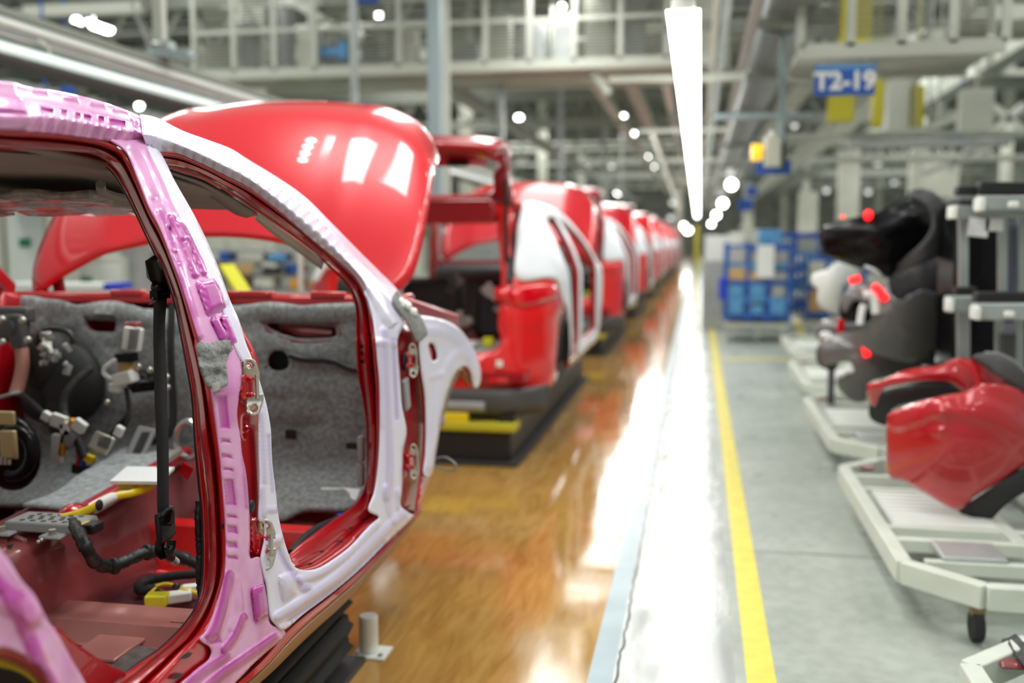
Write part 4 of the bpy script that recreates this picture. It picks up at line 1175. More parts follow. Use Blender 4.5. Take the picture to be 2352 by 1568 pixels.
# ================================================================== THE OTHER CARS OF THE LINE
def gx(z, y=1.):
    """half width of the body at height z, rounded in plan at the tail"""
    a = .90-.27*max(0., min(1.25, (z-1.28)/.58))**1.4-.05*max(0, .75-z)
    return a-.30*max(0., 1-y/.55)**2.3-.10*max(0., (y-3.9)/.6)**2


def gcar(label):
    root = thing('red_car', label, 'car', (-1.95, 7.0, 0), 'red cars on the assembly line')
    root_loc = Vector((-1.95, 7.0, 0))

    def W_(x, y, z): return (x-1.95, y+7.0, z)

    def side(sgn, off=0.):
        def place(P, h):
            return np.array([W_(sgn*(gx(z, y)+off+hh), y-.0, z) for (y, z), hh in zip(P, h)])
        return place
    QP = [(.0, .52), (.0, .95), (.04, 1.30), (.12, 1.42), (.30, 1.70), (.46, 1.84), (.80, 1.86), (1.0, 1.80), (.92, 1.5), (1.0, 1.3), (1.18, 1.0), (1.22, .85), (1.14, .95), (.98, 1.03), (.80, 1.0), (.62, .88), (.52, .70), (.50, .52)]
    SIDE = [(1.0, 1.80), (1.5, 1.89), (2.3, 1.87), (2.8, 1.78), (3.3, 1.53), (3.62, 1.36), (3.62, 1.30), (3.6, .52), (1.3, .52), (1.24, .85), (1.18, 1.0), (1.0, 1.3), (.95, 1.5)]
    RD = [(1.10, 1.74), (1.5, 1.80), (1.88, 1.80), (1.86, .68), (1.50, .68), (1.34, .85), (1.28, 1.05), (1.10, 1.35)]
    FD = [(2.05, 1.80), (2.4, 1.78), (2.8, 1.68), (3.25, 1.42), (3.38, 1.3), (3.38, .68), (2.03, .66)]
    for s_, nm in ((1, 'side_frame'), (-1, 'side_frame')):
        panel(SIDE, side(s_), holes=[RD, FD], step=.09, smooth=False).build(nm, 'red', root, solid=.05, angle=50)
        panel(QP, side(s_, .003), [('l', [(.02, 1.0), (.5, 1.08), (.7, 1.1)], .02, .05)], step=.06).build('quarter_panel', 'bright_red', root, solid=.03, angle=60)
        # fender
        FN = [(3.60, 1.34), (4.1, 1.20), (4.38, 1.02), (4.42, .8), (4.30, .78), (4.24, .92), (4.05, 1.0), (3.88, .92), (3.78, .72), (3.62, .55)]
        panel(FN, side(s_, .0), step=.07).build('fender', 'red', root, solid=.02, angle=60)
        # wheel arch cladding
        arc = [(.86+.36*math.cos(a), .62+.40*math.sin(a)) for a in np.linspace(math.pi*1.02, -.1, 18)]
        MB().loft([[W_(s_*(gx(z, y)+.012), y, z) for y, z in arc], [W_(s_*(gx(z, y)+.02), .86+(y-.86)*.86, .62+(z-.62)*.86) for y, z in arc],
                   [W_(s_*(gx(z, y)-.16), .86+(y-.86)*.84, .62+(z-.62)*.84) for y, z in arc]], 30).build('arch_cladding', 'rubber', root, solid=.015)
        # tail lamp wrapped round the corner
        TL = [(.02, 1.14), (.10, 1.12), (.40, 1.17), (.48, 1.22), (.34, 1.26), (.14, 1.27), (.03, 1.25)]
        panel(TL, side(s_, .02), [('l', [(.06, 1.19), (.4, 1.20)], .02, .03)], step=.035).build('tail_lamp', 'tail_red', root, solid=.03, angle=60)
        MB().loft([[W_(s_*.63, -.012, z) for z in (1.14, 1.2, 1.27)], [W_(s_*.52, -.02, z) for z in (1.16, 1.21, 1.26)]], 3, smooth=False).build('tail_lamp', 'tail_red', root, solid=.02)
    # tail face beside and below the opening
    def back(P, h): return np.array([W_(x, -.0-.10*(1-(x/.7)**2)*(1 if z < .9 else .2)+.10*max(0, (z-1.1)/.7)*2.2+hh*-1, z) for (x, z), hh in zip(P, h)])
    OUT = [(-.62, .50), (.62, .50), (.64, .9), (.63, 1.3), (.60, 1.6), (.52, 1.86), (-.52, 1.86), (-.60, 1.6), (-.63, 1.3), (-.64, .9)]
    OPEN = [(-.48, .80), (.48, .80), (.54, 1.0), (.55, 1.35), (.50, 1.66), (.42, 1.79), (-.42, 1.79), (-.50, 1.66), (-.55, 1.35), (-.54, 1.0)]
    panel(OUT, back, [('l', [(-.6, .70), (.6, .70)], .03, .08)], [OPEN], step=.06).build('tail_panel', 'bright_red', root, solid=.04, angle=60)
    # bumper: dark lower cladding, silver diffuser, reflectors
    def bump(z0, z1, out, m, nm, x=.66, par=root):
        g = []
        for z, o in ((z0, out-.03), (z0+.3*(z1-z0), out), (z0+.8*(z1-z0), out), (z1, out-.02)):
            g.append([W_(xx, .0-o+.30*max(0, (abs(xx)-.55)/.33)**2.2, z) for xx in np.linspace(-.88, .88, 31) if abs(xx) <= x+.001])
        return MB().loft(g, len(g[0]), smooth=False).build(nm, m, par, solid=.03, angle=60)
    bump(.34, .54, .12, 'dark_grey', 'bumper_cladding', .88)
    bump(.37, .45, .15, 'grey_plastic', 'bumper_diffuser', .48)
    for sx in (-1, 1): MB().box(W_(sx*.56, -.105, .60), (.14, .02, .03)).build('reflector', 'tail_red', root, bevel=.006)
    MB().box(W_(.57, -.10, .72), (.05, .012, .05)).build('parking_sensor', 'white', root, bevel=.02)
    # roof, raised tailgate, hood
    g = [[W_(x*(1 if y > .6 else .96), y, 1.86+.04*(1-(x/.64)**2)-.14*max(0, (y-2.1)/.9)**2) for y in np.linspace(.40, 2.95, 14)] for x in np.linspace(-.63, .63, 13)]
    MB().loft(g, 14, smooth=False).build('roof_panel', 'red', root, solid=.02, flip=True)
    MB().beam(W_(-.55, .36, 1.80), W_(.55, .36, 1.80), .07, .15).build('roof_header', 'inner_red', root, bevel=.02)

    def gate(P, h):
        out = []
        for (x, t), hh in zip(P, h):       # t from hinge 0 to lower edge 1
            y = .40-.92*t; z = 1.86+.42*t+.14*math.sin(math.pi*t)+hh+.03*(1-(x/.7)**2)-.16*max(0, abs(x)-.5)
            out.append(W_(x, y, z-.20*max(0, t-.72)))
        return np.array(out)
    GO = [(-.50, 0), (.50, 0), (.60, .25), (.66, .6), (.64, .92), (.50, 1.0), (-.50, 1.0), (-.64, .92), (-.66, .6), (-.60, .25)]
    GW = [(-.38, .08), (.38, .08), (.50, .30), (.52, .50), (-.52, .50), (-.50, .30)]
    gt = panel(GO, gate, [('l', [(-.6, .78), (.6, .78)], .03, .1)], [GW], step=.06).build('tailgate', 'gate_red', root, solid=.07, angle=60)
    MB().loft([[W_(x, .40-.92*t, 1.80+.42*t+.10*math.sin(math.pi*t)) for x in np.linspace(-.5, .5, 8)] for t in (.55, .66, .8, .92)], 8, smooth=False).build('tailgate_trim', 'inner_red', gt, solid=.02)
    MB().box(W_(0, .045, 1.80), (1.02, .05, .17)).build('hinge_trim', 'inner_red', root, bevel=.02)
    MB().box(W_(-.22, .01, 1.83), (.16, .03, .05)).build('trim_clip', 'black', root, bevel=.01)
    MB().box(W_(-.40, .01, 1.84), (.10, .03, .05)).build('trim_clip', 'bright_blue', root, bevel=.01)
    MB().box(W_(.30, -.2, 2.12), (.16, .06, .03)).build('gate_latch', 'black', gt, bevel=.01)
    MB().box(W_(-.12, -.15, 2.10), (.14, .06, .03)).build('gate_plug', 'bright_blue', gt, bevel=.01)
    MB().ball(W_(.50, -.35, 2.17), .03).build('gate_marker_lamp', 'orange', gt)
    for sx in (-1, 1):
        MB().beam(W_(sx*.58, .14, 1.30), W_(sx*.60, -.02, 2.02), .03).build('gas_strut', 'black', root)
        MB().beam(W_(sx*.60, .34, 1.80), W_(sx*.62, .02, 1.30), .05, .03).build('weather_seal', 'black', root)
    g = [[W_(.05+x-(-1.95), y-7.0-.0, z) for x, y, z in [((hood_pt(u, v)[0]), hood_pt(u, v)[1]+6.95-.15, hood_pt(u, v)[2]-.01) for v in np.linspace(0, 1, 18)]] for u in np.linspace(-1, 1, 23)]
    hd2 = MB().loft(g, 18, smooth=False).build('hood', 'hood_red', root, angle=60)
    k = hd2.modifiers.new('solid', 'SOLIDIFY'); k.thickness = .018; k.offset = 0
    MB().beam(W_(-.84, 3.62, 1.36), W_(.84, 3.62, 1.36), .2, .04).build('cowl', 'red', root)
    # interior seen through the tailgate
    MB().box(W_(0, 1.6, .62), (1.5, 3.4, .06)).build('cabin_floor', 'inner_red', root)
    MB().box(W_(0, .42, .74), (1.2, .8, .10)).build('boot_carpet', 'felt_light', root, bevel=.02)
    MB().box(W_(0, 3.3, 1.0), (1.55, .1, .7)).build('dashboard', 'dark_grey', root, bevel=.05)
    MB().box(W_(0, 3.15, 1.25), (1.5, .35, .14)).build('dashboard_top', 'dark_grey', root, bevel=.06)
    mb = MB()
    mb.box(W_(-.3, 1.3, 1.0), (.55, .14, .55), (R(-12), 0, 0)); mb.build('rear_seat_frame', 'black', root, bevel=.05)
    MB().box(W_(.34, 1.3, 1.0), (.5, .14, .5), (R(-12), 0, 0)).build('rear_seat_frame', 'black', root, bevel=.05)
    rn = random.Random(5)
    for k in range(16):
        MB().box(W_(rn.uniform(-.1, .45), rn.uniform(.85, 1.15), rn.uniform(.82, 1.28)), (rn.uniform(.03, .1), .04, rn.uniform(.03, .12)), (0, rn.uniform(-1, 1), 0)).build('seat_fitting', rn.choice(['white', 'grey_plastic', 'dark_grey', 'zinc']), root, bevel=.006)
    MB().box(W_(.20, .30, .82), (.24, .16, .03)).build('boot_paper', 'paper', root)
    MB().box(W_(.40, .34, .83), (.08, .08, .07)).build('boot_connector', 'lemon', root, bevel=.01)
    return root


def gcovers(label):
    """white cover on the right flank: quarter glass, roof rail, pillars and sill"""
    root = thing('side_cover', label, 'protective cover', (-1.95, 7.0, 0), 'white covers on the right flanks of the other cars')

    def place(P, h): return np.array([(gx(z, y)+.016+hh-1.95, y+7.0, z) for (y, z), hh in zip(P, h)])
    A = [(.06, 1.31), (.10, 1.50), (.26, 1.74), (.50, 1.87), (.75, 1.90), (1.2, 1.91), (1.8, 1.90), (2.3, 1.87), (2.8, 1.77), (3.3, 1.52), (3.55, 1.38), (3.5, 1.30), (3.25, 1.44), (2.8, 1.66), (2.3, 1.77), (2.06, 1.78), (1.99, 1.78), (1.5, 1.79), (1.14, 1.72), (1.06, 1.55),
         (1.12, 1.34), (1.27, 1.05), (1.33, .88), (1.38, .80), (1.30, .60), (1.22, .80), (1.12, .95), (.98, 1.05), (.80, 1.10), (.62, 1.18), (.48, 1.28), (.30, 1.32)]
    panel(A, place, [('l', [(.5, 1.5), (.8, 1.75), (1.5, 1.85), (2.5, 1.82), (3.3, 1.48)], .02, .05)], step=.05, wob=0).build('rail_section', 'white_cover', root, solid=.012, angle=70)
    B = [(1.87, 1.82), (2.05, 1.82), (2.04, 1.3), (2.06, .76), (2.10, .66), (3.30, .66), (3.36, .78), (3.37, 1.30), (3.50, 1.34), (3.52, .60), (2.9, .56), (1.86, .56), (1.84, .70), (1.86, 1.3)]
    panel(B, place, [('l', [(1.95, 1.75), (1.95, .8)], .015, .04)], step=.06).build('pillar_section', 'white_cover', root, solid=.012, angle=70)
    C = [(3.62, 1.32), (4.05, 1.20), (4.32, 1.02), (4.38, .86), (4.26, .86), (4.05, 1.02), (3.86, .92), (3.76, .70), (3.64, .58)]
    panel(C, place, step=.06).build('fender_section', 'white_cover', root, solid=.012, angle=70)
    return root


def gskillet(label):
    root = thing('lift_platform', label, 'platform', (-1.95, 7.0, 0), 'black lifting platforms under the cars')
    MB().box((-1.95, 9.1, .15), (1.32, 4.5, .26)).build('platform_body', 'black', root, bevel=.02)
    MB().box((-1.95, 9.1, .015), (1.46, 4.64, .03)).build('platform_skirt', 'rubber', root, bevel=.01)
    MB().box((-1.95, 6.93, .27), (1.40, .22, .06)).build('bumper_guard', 'dull_yellow', root, bevel=.01)
    MB().box((-1.95, 6.88, .33), (.70, .06, .07)).build('guard_plate', 'yellow', root, bevel=.01)
    for sx in (-1, 1): MB().beam((-1.95+sx*.62, 6.9, .32), (-1.95+sx*.62, 11.2, .42), .12, .10).build('support_rail', 'black', root)
    return root


ORD = ['second', 'third', 'fourth', 'fifth', 'sixth', 'seventh', 'eighth', 'ninth', 'tenth', 'eleventh']
c2 = gcar('red car with raised tailgate and hood, second from the camera in the line')
v2 = gcovers('white cover on the right side of the second car from the camera')
s2 = gskillet('black platform with yellow guard carrying the second car from the camera')
PITCH = 6.8
for i in range(1, 9):
    dup(c2, (-1.95, 7.0+PITCH*i, 0), 'red car with raised tailgate, %s from the camera in the line' % ORD[i])
    dup(v2, (-1.95, 7.0+PITCH*i, 0), 'white cover on the right side of the %s car from the camera' % ORD[i])
    dup(s2, (-1.95, 7.0+PITCH*i, 0), 'black platform carrying the %s car from the camera' % ORD[i])
# a car of the opposite line, partly seen through the windscreen of the nearest car
o = thing('opposite_car', 'red car corner with blue white cover seen through the nearest windscreen opening', 'car', (-3.0, 8.0, 0))
mb = panel([(705, 700), (712, 655), (735, 625), (765, 612), (800, 625), (830, 680), (832, 720), (700, 720)], lambda P, h: on_y(P, 6.5+.25*((P[:, 0]-760)/60)**2+h), step=8); mb.build('bumper', 'bright_red', o, solid=.02)
panel([(716, 640), (735, 605), (765, 590), (780, 600), (750, 615), (725, 650)], lambda P, h: on_y(P, 6.45+h), step=8).build('cover', 'white_cover', o, solid=.02)
MB().ball(oy(800, 665, 6.2), (.07, .12, .13)).build('lamp_recess', 'black', o)
# ================================================================== OVERHEAD: lamps, rails, catwalks, trays
# bright continuous lamp row over the walkway
lamp = thing('strip_lamp', 'x', 'lamp', (-.10, 5.25, 2.70), 'fluorescent lamps in the row over the walkway')
MB().box((-.10, 6.0, 2.79), (.12, 1.46, .05)).build('housing', 'white', lamp, bevel=.008)
MB().loft([[(-.10+a, y, 2.70+b) for y in (5.27, 6.73)] for a, b in ((-.085, .06), (-.075, .0), (-.035, -.025), (.035, -.025), (.075, .0), (.085, .06))], 2, smooth=False, closed=True, cap=True).build('diffuser', 'lamp_white', lamp)
mb = MB(); mb.prism([(-.10-.05, 5.255, 2.76), (-.10+.05, 5.255, 2.76), (-.10+.012, 5.255, 2.86), (-.10-.012, 5.255, 2.86)], (0, .01, 0)); mb.build('hanger_plate', 'white', lamp)
for i in range(30):
    l = ('glowing white strip lamp over the walkway, the %s of the row' % ['nearest', 'second', 'third', 'fourth', 'fifth', 'sixth'][i]) if i < 6 else 'glowing white strip lamp in the far merged part of the row over the walkway'
    if i == 0: lamp['label'] = l
    else: dup(lamp, (-.10, 5.25+1.5*i, 2.70), l)
o = MB().box((-.10, 28, 2.86), (.05, 46, .04)).build('lamp_rail', 'galv', None); tag(o, 'long steel rail from which the walkway lamp row hangs', 'rail')
for i, y in enumerate((5.4, 8.4, 12.4, 17, 23)):
    o = MB().beam((-.75, y, 2.91), (.35, y, 2.91), .06, .05).build('cross_channel', 'pale_steel', None)
    tag(o, 'pale cross channel above the walkway lamps, %s from the camera' % ['first', 'second', 'third', 'fourth', 'fifth'][i], 'channel', 'cross channels above the lamp row')

# long lighting rail over the far side of the cars
RX = -4.3
za = ox(0, 15, RX)[2]; zb = ox(0, 150, RX)[2]; hh = za-zb
rl = thing('lighting_rail', 'long silver lighting rail with pale tube, hanging beyond the cars on the left', 'rail', (RX, 5, zb))
Y0, Y1 = 2.5, 62
def band(nm, x0, z0, x1, z1, m, th=.012, par=rl):
    return MB().loft([[(RX+x0, y, zb+hh*z0) for y in np.linspace(Y0, Y1, 24)], [(RX+x1, y, zb+hh*z1) for y in np.linspace(Y0, Y1, 24)]], 24, smooth=False).build(nm, m, par, solid=th)
MB().beam((RX-.02, Y0, zb+hh*.93), (RX-.02, Y1, zb+hh*.93), .12, hh*.12).build('top_rail', 'truss', rl)
band('reflector_panel', .04, .83, .10, .66, 'white')
band('side_channel', .08, .66, .04, .52, 'steel_grey')
band('lip_strip', .05, .53, .10, .49, 'white')
band('back_panel', .05, .49, .02, .36, 'steel_grey')
MB().tube([(RX+.07, y, zb+hh*.27) for y in np.linspace(Y0, Y1, 30)], hh*.09, 10).build('light_tube', 'lamp_pale', rl)
band('lower_channel', .06, .17, -.02, .0, 'dark_grey')
MB().tube([ox(88, 92, RX+.12), ox(108, 105, RX+.12), ox(114, 118, RX+.1), ox(115, 133, RX+.08)], .008, 6, 12).build('looped_cable', 'white', rl)
for x in (400, 552, 700): MB().beam(ox(x, 150, RX), S(ox(x, 150, RX), 0, .01, -.0), .02).build('joint_plate', 'galv', rl)
BXX = [(370, -4.3, 'first'), (815, -4.3, 'second'), (1150, -4.3, 'third'), (1288, -4.3, 'fourth'), (1388, -4.3, 'fifth'), (1428, -4.3, 'sixth')]
for x, X, n_ in BXX:
    p = ox(x, 150 if x == 370 else 300, X)
    th_ = .08 if x < 1000 else .14
    o = thing('hanger_pole', 'grey square hanger pole above the lighting rail, %s pole from the camera' % n_, 'pole', (p[0], p[1], za), 'hanger poles of the lighting rail')
    MB().beam((p[0], p[1], za), (p[0], p[1], 8.0), th_).build('pole', 'galv' if x != 370 else 'pale_steel', o)
    MB().box((p[0]+.10, p[1], za+.03), (.36, .16, .06)).build('foot_bracket', 'blue_steel', o, bevel=.01)
    MB().box((p[0]+.03, p[1], za+.10), (.18, .12, .10)).build('clamp', 'galv', o, bevel=.03)

# dark green grey building column and pale one behind
for x, Y, w, m, l in ((1001, 12.5, .16, 'blue_steel', 'slim blue grey steel column rising behind the second car'), (1024, 13.4, .10, 'pale_steel', 'pale thin column just right of the blue grey column')):
    p = oy(x, 300, Y); o = MB().box((p[0], p[1], 4.2), (w, w, 8.4)).build('steel_column', m, None); tag(o, l, 'column')


def catwalk(name, label, x0, x1, y, z, h, nposts, beam_h=.14, mesh=True, depth=.9, extra=()):
    o = thing(name, label, 'catwalk', ((x0+x1)/2, y, z))
    MB().box(((x0+x1)/2, y+depth/2, z), (x1-x0, depth, .05)).build('deck', 'machine', o)
    MB().box(((x0+x1)/2, y, z-.03), (x1-x0, .06, beam_h)).build('edge_beam', 'pale_steel', o)
    MB().box(((x0+x1)/2, y+depth, z-.03), (x1-x0, .06, beam_h)).build('edge_beam', 'pale_steel', o)
    for zz in (z+h, z+h*.5):
        MB().beam((x0, y, zz), (x1, y, zz), .05).build('handrail', 'pale_steel', o)
    MB().beam((x0, y+depth, z+h), (x1, y+depth, z+h), .05).build('handrail', 'pale_steel', o)
    for i in range(nposts):
        x = x0+(x1-x0)*i/(nposts-1)
        MB().box((x, y, z+h/2), (.07, .06, h)).build('post', 'pale_steel', o)
        if i % 2 == 0: MB().box((x+.2, y+depth, z+h/2), (.06, .06, h)).build('post', 'pale_steel', o)
    if mesh:
        for i in range(nposts-1):
            xa = x0+(x1-x0)*i/(nposts-1)+.06; xb = x0+(x1-x0)*(i+1)/(nposts-1)-.06
            if i % 3 == 2: continue
            mb = MB(); k = 22
            for j in range(k): mb.box(((xa+xb)/2, y+.12, z+.12+(h-.15)*j/k), (xb-xa, .01, .026))
            mb.build('louvre_panel', 'mesh_panel', o)
    return o


catwalk('catwalk', 'nearer pale steel catwalk crossing high above the second car', -7.4, .15, 14, 4.05, 1.15, 13)
catwalk('catwalk', 'farther grey catwalk crossing the hall behind the first one', -11, 2.2, 21, 5.0, 1.2, 15)
catwalk('catwalk', 'pale catwalk section at upper right above the blue bay sign', .82, 2.45, 9.0, 3.22, 1.2, 5, .12, True, 1.2)
catwalk('catwalk', 'dark catwalk at the far upper right beyond the sign', 2.9, 9, 12.0, 4.1, 1.2, 9, .16, True, 1.2)
# machinery standing on the decks
rn = random.Random(8)
for i in range(16):
    x = -7.2+i*.48; hgt = rn.uniform(.3, .95); w = rn.uniform(.25, .45)
    o = MB().box((x, 14.45+rn.uniform(-.1, .2), 4.08+hgt/2), (w, .3, hgt)).build('drive_box', 'steel_grey' if i % 3 else 'cream', None, bevel=.02)
    tag(o, 'grey machine box on the nearer catwalk deck, %s along from the left' % (['first', 'second', 'third', 'fourth', 'fifth', 'sixth', 'seventh', 'eighth', 'ninth', 'tenth', 'eleventh', 'twelfth', 'thirteenth', 'fourteenth', 'fifteenth', 'sixteenth'][i]), 'machine', 'machine boxes on the nearer catwalk')
p = oy(768, 122, 14.2); o = thing('blue_motor', 'light blue gear motor on the nearer catwalk', 'motor', p)
MB().cyl(S(p, -.18, 0, 0), S(p, .12, 0, 0), .10).build('motor_body', 'light_blue', o); MB().box(S(p, .16, 0, .02), (.14, .2, .26)).build('gear_case', 'light_blue', o, bevel=.02)
p = oy(850, 120, 14.3); o = MB().tube([S(p, .26*math.cos(a), 0, .16*math.sin(a)) for a in np.linspace(0, 2*math.pi, 24)], .045, 8).build('belt_wheel', 'pale_steel', None); tag(o, 'pale oval drive wheel on the nearer catwalk beside the blue motor', 'wheel')
p = oy(835, -3, 13); o = MB().box(p, (.35, .2, .12)).build('blue_box', 'blue', None); tag(o, 'small blue box at the top edge above the drive wheel', 'box')

# beams, girders and ducts under the roof
gi = [(-12, 6, 17.2, 5.9, .3, 'first'), (-14, 8, 25, 6.3, .35, 'second'), (-14, 10, 32, 6.2, .4, 'third'), (-16, 12, 41, 6.3, .4, 'fourth'), (-18, 14, 52, 6.4, .45, 'fifth'), (-20, 18, 64, 6.5, .45, 'sixth'), (-22, 20, 78, 6.5, .5, 'seventh')]
for x0, x1, y, z, h, n_ in gi:
    mb = MB().box(((x0+x1)/2, y, z), (x1-x0, .25, h)).beam((x0, y, z-.9), (x1, y, z-.9), .12)
    for k in range(int((x1-x0)/1.1)): mb.beam((x0+k*1.1, y, z-.9), (x0+k*1.1+.55, y, z), .07).beam((x0+k*1.1+.55, y, z), (x0+(k+1)*1.1, y, z-.9), .07)
    o = mb.build('cross_girder', 'pale_steel' if n_ in ('second', 'fifth') else 'truss', None); tag(o, 'grey lattice cross girder under the roof, %s from the camera' % n_, 'girder', 'cross girders under the roof')


def run(name, label, cat, x, z, y0, y1, w, h, m):
    o = MB().box((x, (y0+y1)/2, z), (w, y1-y0, h)).build(name, m, None, bevel=.01); return tag(o, label, cat)


run('steel_channel', 'cream channel running along above the walkway, just right of the lamp row', 'channel', .10, 3.35, 6.6, 60, .05, .10, 'cream')
run('steel_channel', 'grey channel running along right of the cream channel overhead', 'channel', .19, 3.45, 6.8, 60, .07, .12, 'galv')
run('pipe_run', 'pinkish pipe run slanting overhead right of the lamp row', 'pipe', .36, 3.2, 5.6, 70, .07, .08, 'headliner')
tr = thing('cable_tray', 'broad ribbed cable tray running overhead right of the pipe', 'cable tray', (.75, 7, 3.5))
MB().box((.76, 38, 3.6), (.42, 64, .03)).build('tray_bottom', 'steel_grey', tr)
for sx in (-.21, .21): MB().box((.76+sx, 38, 3.65), (.015, 64, .12)).build('tray_side', 'galv', tr)
for k in range(7): MB().box((.60+k*.055, 38, 3.575), (.022, 64, .02)).build('cable', 'blue_steel' if k % 2 else 'grey_plastic', tr)
for i, y in enumerate((6.9, 9.3, 12.2, 16, 21, 27, 34)):
    o = MB().beam((-.5, y, 3.5), (1.15, y, 3.5), .09, .08).build('tray_bracket', 'truss', None)
    tag(o, 'dark bracket beam under the cable tray, %s from the camera' % ['first', 'second', 'third', 'fourth', 'fifth', 'sixth', 'seventh'][i], 'bracket', 'bracket beams under the cable tray')
for i, (x, z, w) in enumerate(((-1.6, 5.2, .3), (-2.7, 5.6, .25), (-.9, 5.6, .2), (-5.6, 5.0, .35), (2.4, 5.4, .5), (4.2, 5.1, .6), (6.5, 5.6, .5))):
    n_ = ['first', 'second', 'third', 'fourth', 'fifth', 'sixth', 'seventh'][i]
    o = MB().box((x, 55, z), (w, 72, w*.7)).build('roof_duct', ['truss', 'machine', 'pale_steel'][i % 3], None); tag(o, 'long duct running away high under the roof at %s' % ['the middle of the car line', 'the far side of the line', 'the walkway edge', 'the left beyond the lighting rail', 'the right of the cable tray', 'the parts store', 'the far right of the store'][i], 'duct', 'ducts under the roof')

# call box with yellow beacon on its bracket
cb = thing('call_box', 'grey call box with yellow beacon hanging from a bracket right of the lamps', 'call box', oy(1790, 265, 10))
a = Vector(oy(1795, 150, 10)); a.z = 3.6; MB().beam((.55, 10, 3.56), (1.1, 10, 3.56), .05).build('top_bar', 'blue_steel', cb); b = Vector(oy(1795, 330, 10))
MB().beam(a, b, .06).build('drop_bar', 'blue_steel', cb)
MB().beam(oy(1640, 268, 10), oy(1868, 264, 10), .05).build('cross_bar', 'blue_steel', cb)
MB().box(oy(1775, 348, 10), (.16, .12, .30)).build('box', 'cream', cb, bevel=.02)
MB().box(oy(1799, 345, 10.05), (.04, .1, .36)).build('back_plate', 'dark_grey', cb)
MB().cyl(oy(1774, 318, 10), oy(1774, 300, 10), .035, .025).build('cable_gland', 'white', cb)
MB().cyl(oy(1726, 350, 10), oy(1750, 350, 10), .085, .08, 18).build('beacon', 'beacon', cb)
o = MB().box(oy(1776, 384, 10.3), (.34, .02, .14)).beam(oy(1790, 384, 10.33), (oy(1790, 384, 10.33)[0], 10.33, 3.6), .02).build('blue_sign', 'sign_blue', None); tag(o, 'small blue bay sign directly below the grey call box', 'sign')

# bay sign T2-19
sg = thing('bay_sign', 'blue hanging sign reading T2-19 with white letters', 'sign', oy(1940, 183, 9.0))
c = Vector(oy(1940, 184, 9.0)); u = (Vector(oy(2010, 184, 9.0))-c).length
SH = (Vector(oy(1940, 148, 9.0))-Vector(oy(1940, 219, 9.0))).length
MB().box(c, (2*u, .03, SH)).build('board', 'sign_blue', sg, bevel=.004)
MB().box(c+Vector((0, -.017, SH*.41)), (2*u*.97, .006, SH*.12)).build('top_strip', 'light_blue', sg)
for sx in (-.7, .7): MB().beam(c+Vector((sx*u, 0, SH/2)), c+Vector((sx*u, 0, SH/2+.22)), .012).build('hanging_wire', 'steel_grey', sg)
tx = bpy.data.curves.new('letters', 'FONT'); tx.body = 'T2-19'; tx.align_x = 'CENTER'; tx.align_y = 'CENTER'; tx.size = SH*.80; tx.extrude = .003; tx.offset = .008
tmp = bpy.data.objects.new('tmp', tx); COL.objects.link(tmp); bpy.context.view_layer.update()
me = bpy.data.meshes.new_from_object(tmp.evaluated_get(bpy.context.evaluated_depsgraph_get())); bpy.data.objects.remove(tmp)
to = bpy.data.objects.new('lettering', me); COL.objects.link(to); to.parent = sg; to.location = (0, -.022, -SH*.07); to.rotation_euler = (R(90), 0, 0); me.materials.clear(); me.materials.append(M['white'])
for i, (x, y, w, h, Y, m) in enumerate(((1735, 170, 30, 22, 21, 'sign_blue'), (1727, 440, 22, 20, 26, 'sign_blue'), (1712, 470, 30, 26, 30, 'sign_blue'), (115, 440, 36, 18, 11, 'sign_blue'), (155, 210, 40, 18, 12, 'sign_blue'), (2205, 313, 20, 14, 18, 'sign_blue'))[1:]):
    p = oy(x, y, Y); s_ = Y/F*1.06
    o = MB().box(p, (w*s_, .03, h*s_)).beam(p, (p[0], p[1], 9.5), .02).box((p[0], p[1], 9.5), (.05, 4.4, .05)).build('blue_sign', m, None)
    tag(o, 'small blank blue bay sign %s' % ['right of the lamp row, beside a pale box', 'low right of the lamp row near the vanishing point', 'far left above the white cabinets', 'left above the pink roof cover', 'far right under the roof bracing'][i], 'sign')
# yellow boards and pale machine parts behind the sign
for i, (x, y, w, h, Y, m) in enumerate(((1930, 250, 48, 52, 13, 'dull_yellow'), (2015, 240, 20, 90, 14, 'dull_yellow'), (2105, 245, 22, 80, 15, 'dull_yellow'), (1965, 55, 60, 110, 13.5, 'dull_yellow'), (2240, 260, 60, 90, 15, 'pale_steel'), (2060, 245, 40, 100, 15, 'pale_steel'), (2130, 330, 300, 14, 14.5, 'steel_grey'), (2100, 310, 560, 12, 14.8, 'machine'), (2150, 365, 480, 10, 17, 'pale_steel'))):
    p = oy(x, y, Y); s_ = Y/F*1.08
    o = MB().box(p, (w*s_, .25, h*s_)).beam(p, (p[0], p[1], 9.5), .03).box((p[0], p[1], 9.5), (.05, 4.4, .05)).build('hanging_board' if i < 6 else 'overhead_beam', m, None, bevel=.01)
    tag(o, ['olive yellow panel hanging directly below the bay sign', 'narrow yellow panel just right of the bay sign', 'narrow yellow panel second right of the bay sign', 'yellow panel behind the catwalk louvres at upper right', 'pale grey machine panel at far upper right', 'pale narrow panel between the two yellow strips', 'grey beam under the yellow panels', 'dark beam across the upper right store', 'pale beam crossing above the cream columns'][i], 'panel' if i < 6 else 'beam')
